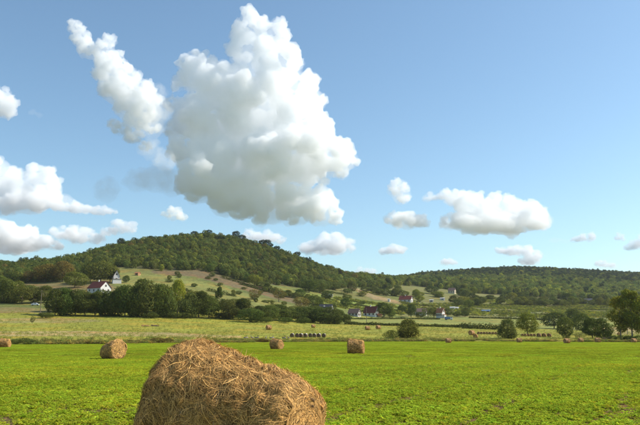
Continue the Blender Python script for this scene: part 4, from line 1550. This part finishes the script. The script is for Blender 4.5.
def cloud(label, blobs, D=4000.0, vox=6.5, dens=0.0042, detail=1.0, kids=16, small=8, thick=0.8, name='cumulus_cloud', rim=(), skin=4.0, reach=0.95):
    """a mist core of low density with denser small billows over its surface"""
    k = D / 4000.0
    sph = []
    for b in list(blobs) + [tuple(q) + ('rim',) for q in rim]:
        isrim = b[-1] == 'rim'
        if isrim:
            b = b[:-1]
        px, py, r = b[:3]
        ry = b[3] if len(b) > 3 else r
        off = rcl.uniform(-.6, .6) * r * thick * D / F
        dv = pdir(px, py)
        p = dv * ((D + off) / dv.y)
        sph.append((p, r * D / F * 0.95, ry / r))
    l1, l2 = [], []
    for p, r, a in sph:
        for _ in range(kids):
            q = Vector((rcl.gauss(0, 1), rcl.gauss(0, 1), rcl.gauss(0, 1))).normalized()
            if q.z < -0.35:
                q.z *= 0.4
            l1.append((p + Vector((q.x, q.y, q.z * a)) * r * reach * 0.9, r * rcl.uniform(0.2, 0.42), a ** 0.5))
    for p, r, a in l1:
        for _ in range(small):
            q = Vector((rcl.gauss(0, 1), rcl.gauss(0, 1), rcl.gauss(0, 1))).normalized()
            l2.append((p + Vector((q.x, q.y, q.z * a)) * r * reach, r * rcl.uniform(0.25, 0.5), a ** 0.5))
    o3 = np.array(sph[0][0][:])
    e = link(name, None, loc=o3)
    tag(e, label, 'cloud', 'cumulus clouds')
    c = puff_mesh('core', sph + l1, o3, vox * 1.3, k, detail, ((110, 50), (40, 36)), dens)
    c.parent = e
    if skin:
        b = puff_mesh('billows', l1 + l2, o3, vox, k, detail, ((42, 40), (18, 34), (9, 14)), dens * skin)
        b.parent = e
    return e


RIM = [(248, 14, 10), (262, 24, 9), (279, 25, 9), (284, 36, 8), (286, 50, 8), (295, 62, 9), (310, 88, 10), (319, 100, 9), (313, 116, 8), (323, 134, 9), (340, 147, 10), (349, 160, 10), (340, 173, 8),
       (324, 180, 8), (320, 201, 9), (334, 213, 9), (335, 220, 7), (316, 218, 9), (290, 220, 9), (262, 219, 9), (240, 214, 9), (216, 204, 9), (195, 197, 9), (184, 178, 9), (175, 155, 10), (172, 130, 10),
       (172, 105, 10), (178, 84, 10), (184, 64, 9), (195, 58, 9), (207, 60, 9), (216, 70, 8), (232, 72, 8), (236, 48, 9), (237, 34, 8)]
cloud('huge towering white cumulus cloud above the rounded hill',
      [(249, 28, 17), (270, 38, 17), (252, 56, 27), (278, 66, 25), (203, 76, 22), (190, 82, 14), (230, 92, 34), (297, 98, 28), (262, 108, 45), (212, 120, 40), (190, 112, 20), (308, 132, 28),
       (334, 157, 22), (290, 158, 42), (190, 150, 22), (240, 160, 46), (205, 178, 28), (272, 194, 34), (318, 207, 20), (240, 192, 30), (296, 206, 22), (226, 200, 20), (260, 208, 18)], rim=RIM, skin=5.5)
cloud('tall ragged leaning cloud streak beside the huge cumulus', [(77, 27, 9), (80, 38, 11), (88, 50, 11), (108, 42, 9), (104, 54, 14), (116, 58, 10), (110, 72, 18), (126, 76, 15), (118, 90, 19), (138, 92, 17), (150, 100, 12),
      (130, 106, 18), (148, 110, 17), (138, 120, 14), (113, 124, 7, 5), (122, 129, 10, 7), (133, 137, 11, 8), (144, 146, 7, 6), (152, 128, 8, 9)], D=3700, vox=4.0, detail=.7, dens=0.0050, small=9)
cloud('thin white cloud haze between the leaning streak and the huge cumulus', [(152, 128, 13, 15), (160, 112, 12, 16), (150, 150, 12, 12), (165, 160, 13, 12), (158, 95, 9, 12)], D=3500, vox=5, detail=.9, dens=.0018, skin=1.5)
cloud('thin grey cloud veil beside the huge cumulus', [(108, 190, 14, 16), (138, 182, 15, 11), (158, 180, 22, 15), (172, 186, 14, 12), (165, 120, 14, 22), (158, 172, 12, 9)], vox=6, detail=.8, skin=1.0, dens=0.0017)
cloud('rounded white cloud high beyond the leaning cloud streak', [(-6, 104, 20, 18), (6, 110, 11, 11), (4, 95, 9)], vox=4.5, detail=.7)
cloud('wide white cloud bank with a long flat tail', [(-8, 178, 26, 24), (12, 188, 22, 25), (40, 175, 15, 13), (44, 190, 20, 17), (26, 202, 26, 12), (62, 203, 16, 9), (0, 206, 24, 10)], D=5600, vox=5, detail=.8)
cloud('flat white tail of the cloud bank', [(82, 209, 14, 5), (100, 211, 12, 4), (113, 211, 6, 3)], D=5600, vox=3, detail=.45)
cloud('grey white cloud bank resting low over the wood by the white car', [(-8, 231, 27, 15), (16, 237, 23, 12), (38, 242, 17, 9), (0, 244, 34, 10), (54, 246, 10, 5)], D=6000, vox=4.5, detail=.7, dens=0.0055)
cloud('low white cloud between the grey white bank and the hill', [(62, 233, 12, 8), (78, 235, 17, 10), (96, 239, 11, 6)], D=6000, vox=3.5, detail=.55)
cloud('small bright cloud above the shoulder of the hill by the tall narrow house', [(118, 228, 10, 8), (128, 228, 10, 7), (108, 232, 8, 5)], D=6000, vox=3.5, detail=.5)
cloud('tiny cloud puff between the veil and the hill', [(174, 214, 9, 8), (182, 217, 6, 5), (164, 214, 4, 3)], D=2900, vox=3, detail=.45, dens=0.0055)
cloud('white cloud peeping over the hill skyline behind the pines', [(250, 236, 10, 6), (266, 237, 14, 6), (278, 240, 9, 5)], D=7000, vox=3.2, detail=.5)
cloud('small rounded white cloud between the huge cumulus and the long flat cloud', [(400, 187, 10, 9), (402, 196, 11, 10), (394, 191, 7, 8)], vox=3.5, detail=.55, dens=0.0050)
cloud('flat white cloud under the small rounded one', [(393, 219, 10, 6), (408, 221, 17, 9), (422, 223, 8, 6)], vox=3.5, detail=.55, dens=0.0050)
cloud('long flat bottomed cloud over the far ridge', [(430, 197, 8, 5), (445, 196, 10, 7), (458, 198, 14, 10), (472, 206, 20, 14), (500, 211, 26, 17), (528, 216, 22, 16), (542, 222, 11, 11), (480, 223, 34, 10), (452, 222, 14, 9), (508, 226, 34, 8)], vox=4.5, detail=.7)
cloud('little flat cloud low above the saddle of the hills', [(386, 251, 8, 4), (397, 250, 11, 5)], D=6000, vox=2.6, detail=.4, dens=0.0050)
cloud('low white cloud behind the long flank of the rounded hill', [(312, 247, 12, 7), (332, 243, 18, 10), (348, 246, 9, 8), (322, 249, 22, 5)], D=6000, vox=3.5, detail=.55)
cloud('ragged cloud strip just above the far ridge', [(505, 250, 9, 4), (520, 251, 13, 6), (534, 255, 9, 6), (530, 261, 12, 5)], D=7000, vox=3, detail=.5, dens=0.0055)
cloud('tiny low cloud over the low end of the far ridge', [(446, 262, 8, 3.5), (453, 262.5, 5, 3)], D=7000, vox=2.4, detail=.35, dens=0.0050)
cloud('little cloud low over the far ridge', [(580, 239, 6, 3), (588, 237.5, 8, 5), (574, 240, 5, 2)], D=6000, vox=2.6, detail=.4, dens=0.0050)
cloud('tiny round cloud next to the little low one', [(619, 237, 5, 4.5), (622, 239, 4, 3)], D=6000, vox=2.4, detail=.35, dens=0.0050)
cloud('white low cloud with a flat tail above the end of the ridge', [(634, 245, 6, 5), (642, 243, 10, 8), (630, 248, 7, 3)], D=6000, vox=2.8, detail=.4)
cloud('faint puff on the skyline behind the hill flank', [(363, 271, 8, 4), (371, 272, 7, 3)], D=8000, vox=2.4, detail=.35)
cloud('faint low puff on the skyline of the far ridge', [(602, 264, 7, 4), (610, 266, 6, 3)], D=8000, vox=2.4, detail=.35, dens=0.0055)
cloud('faint small wisp of cloud near the high white cloud', [(33, 112, 5, 3), (39, 115, 4, 3)], vox=2.6, detail=.35, dens=0.0017, name='cloud_wisp', skin=0)
cloud('thin wisp of cloud beyond the long flat cloud', [(556, 240, 8, 2.5), (566, 241, 5, 2)], vox=2.6, detail=.3, dens=0.0017, name='cloud_wisp', skin=0)

# ------------------------------------------------------------------ the air over the valley
hm, hn, hb_ = new_mat('haze air')
hn.nodes.remove(hb_)
hv = N(hn, 'ShaderNodeVolumePrincipled')
hv.inputs['Color'].default_value = (0.86, 0.92, 1.0, 1)
hv.inputs['Density'].default_value = 0.000038
hv.inputs['Anisotropy'].default_value = 0.2
hn.links.new(hv.outputs[0], hn.nodes['Material Output'].inputs['Volume'])
tag(MB().box(-4600, -4600, -8, 4600, 4600, 320).build('haze', hm), kind='stuff')
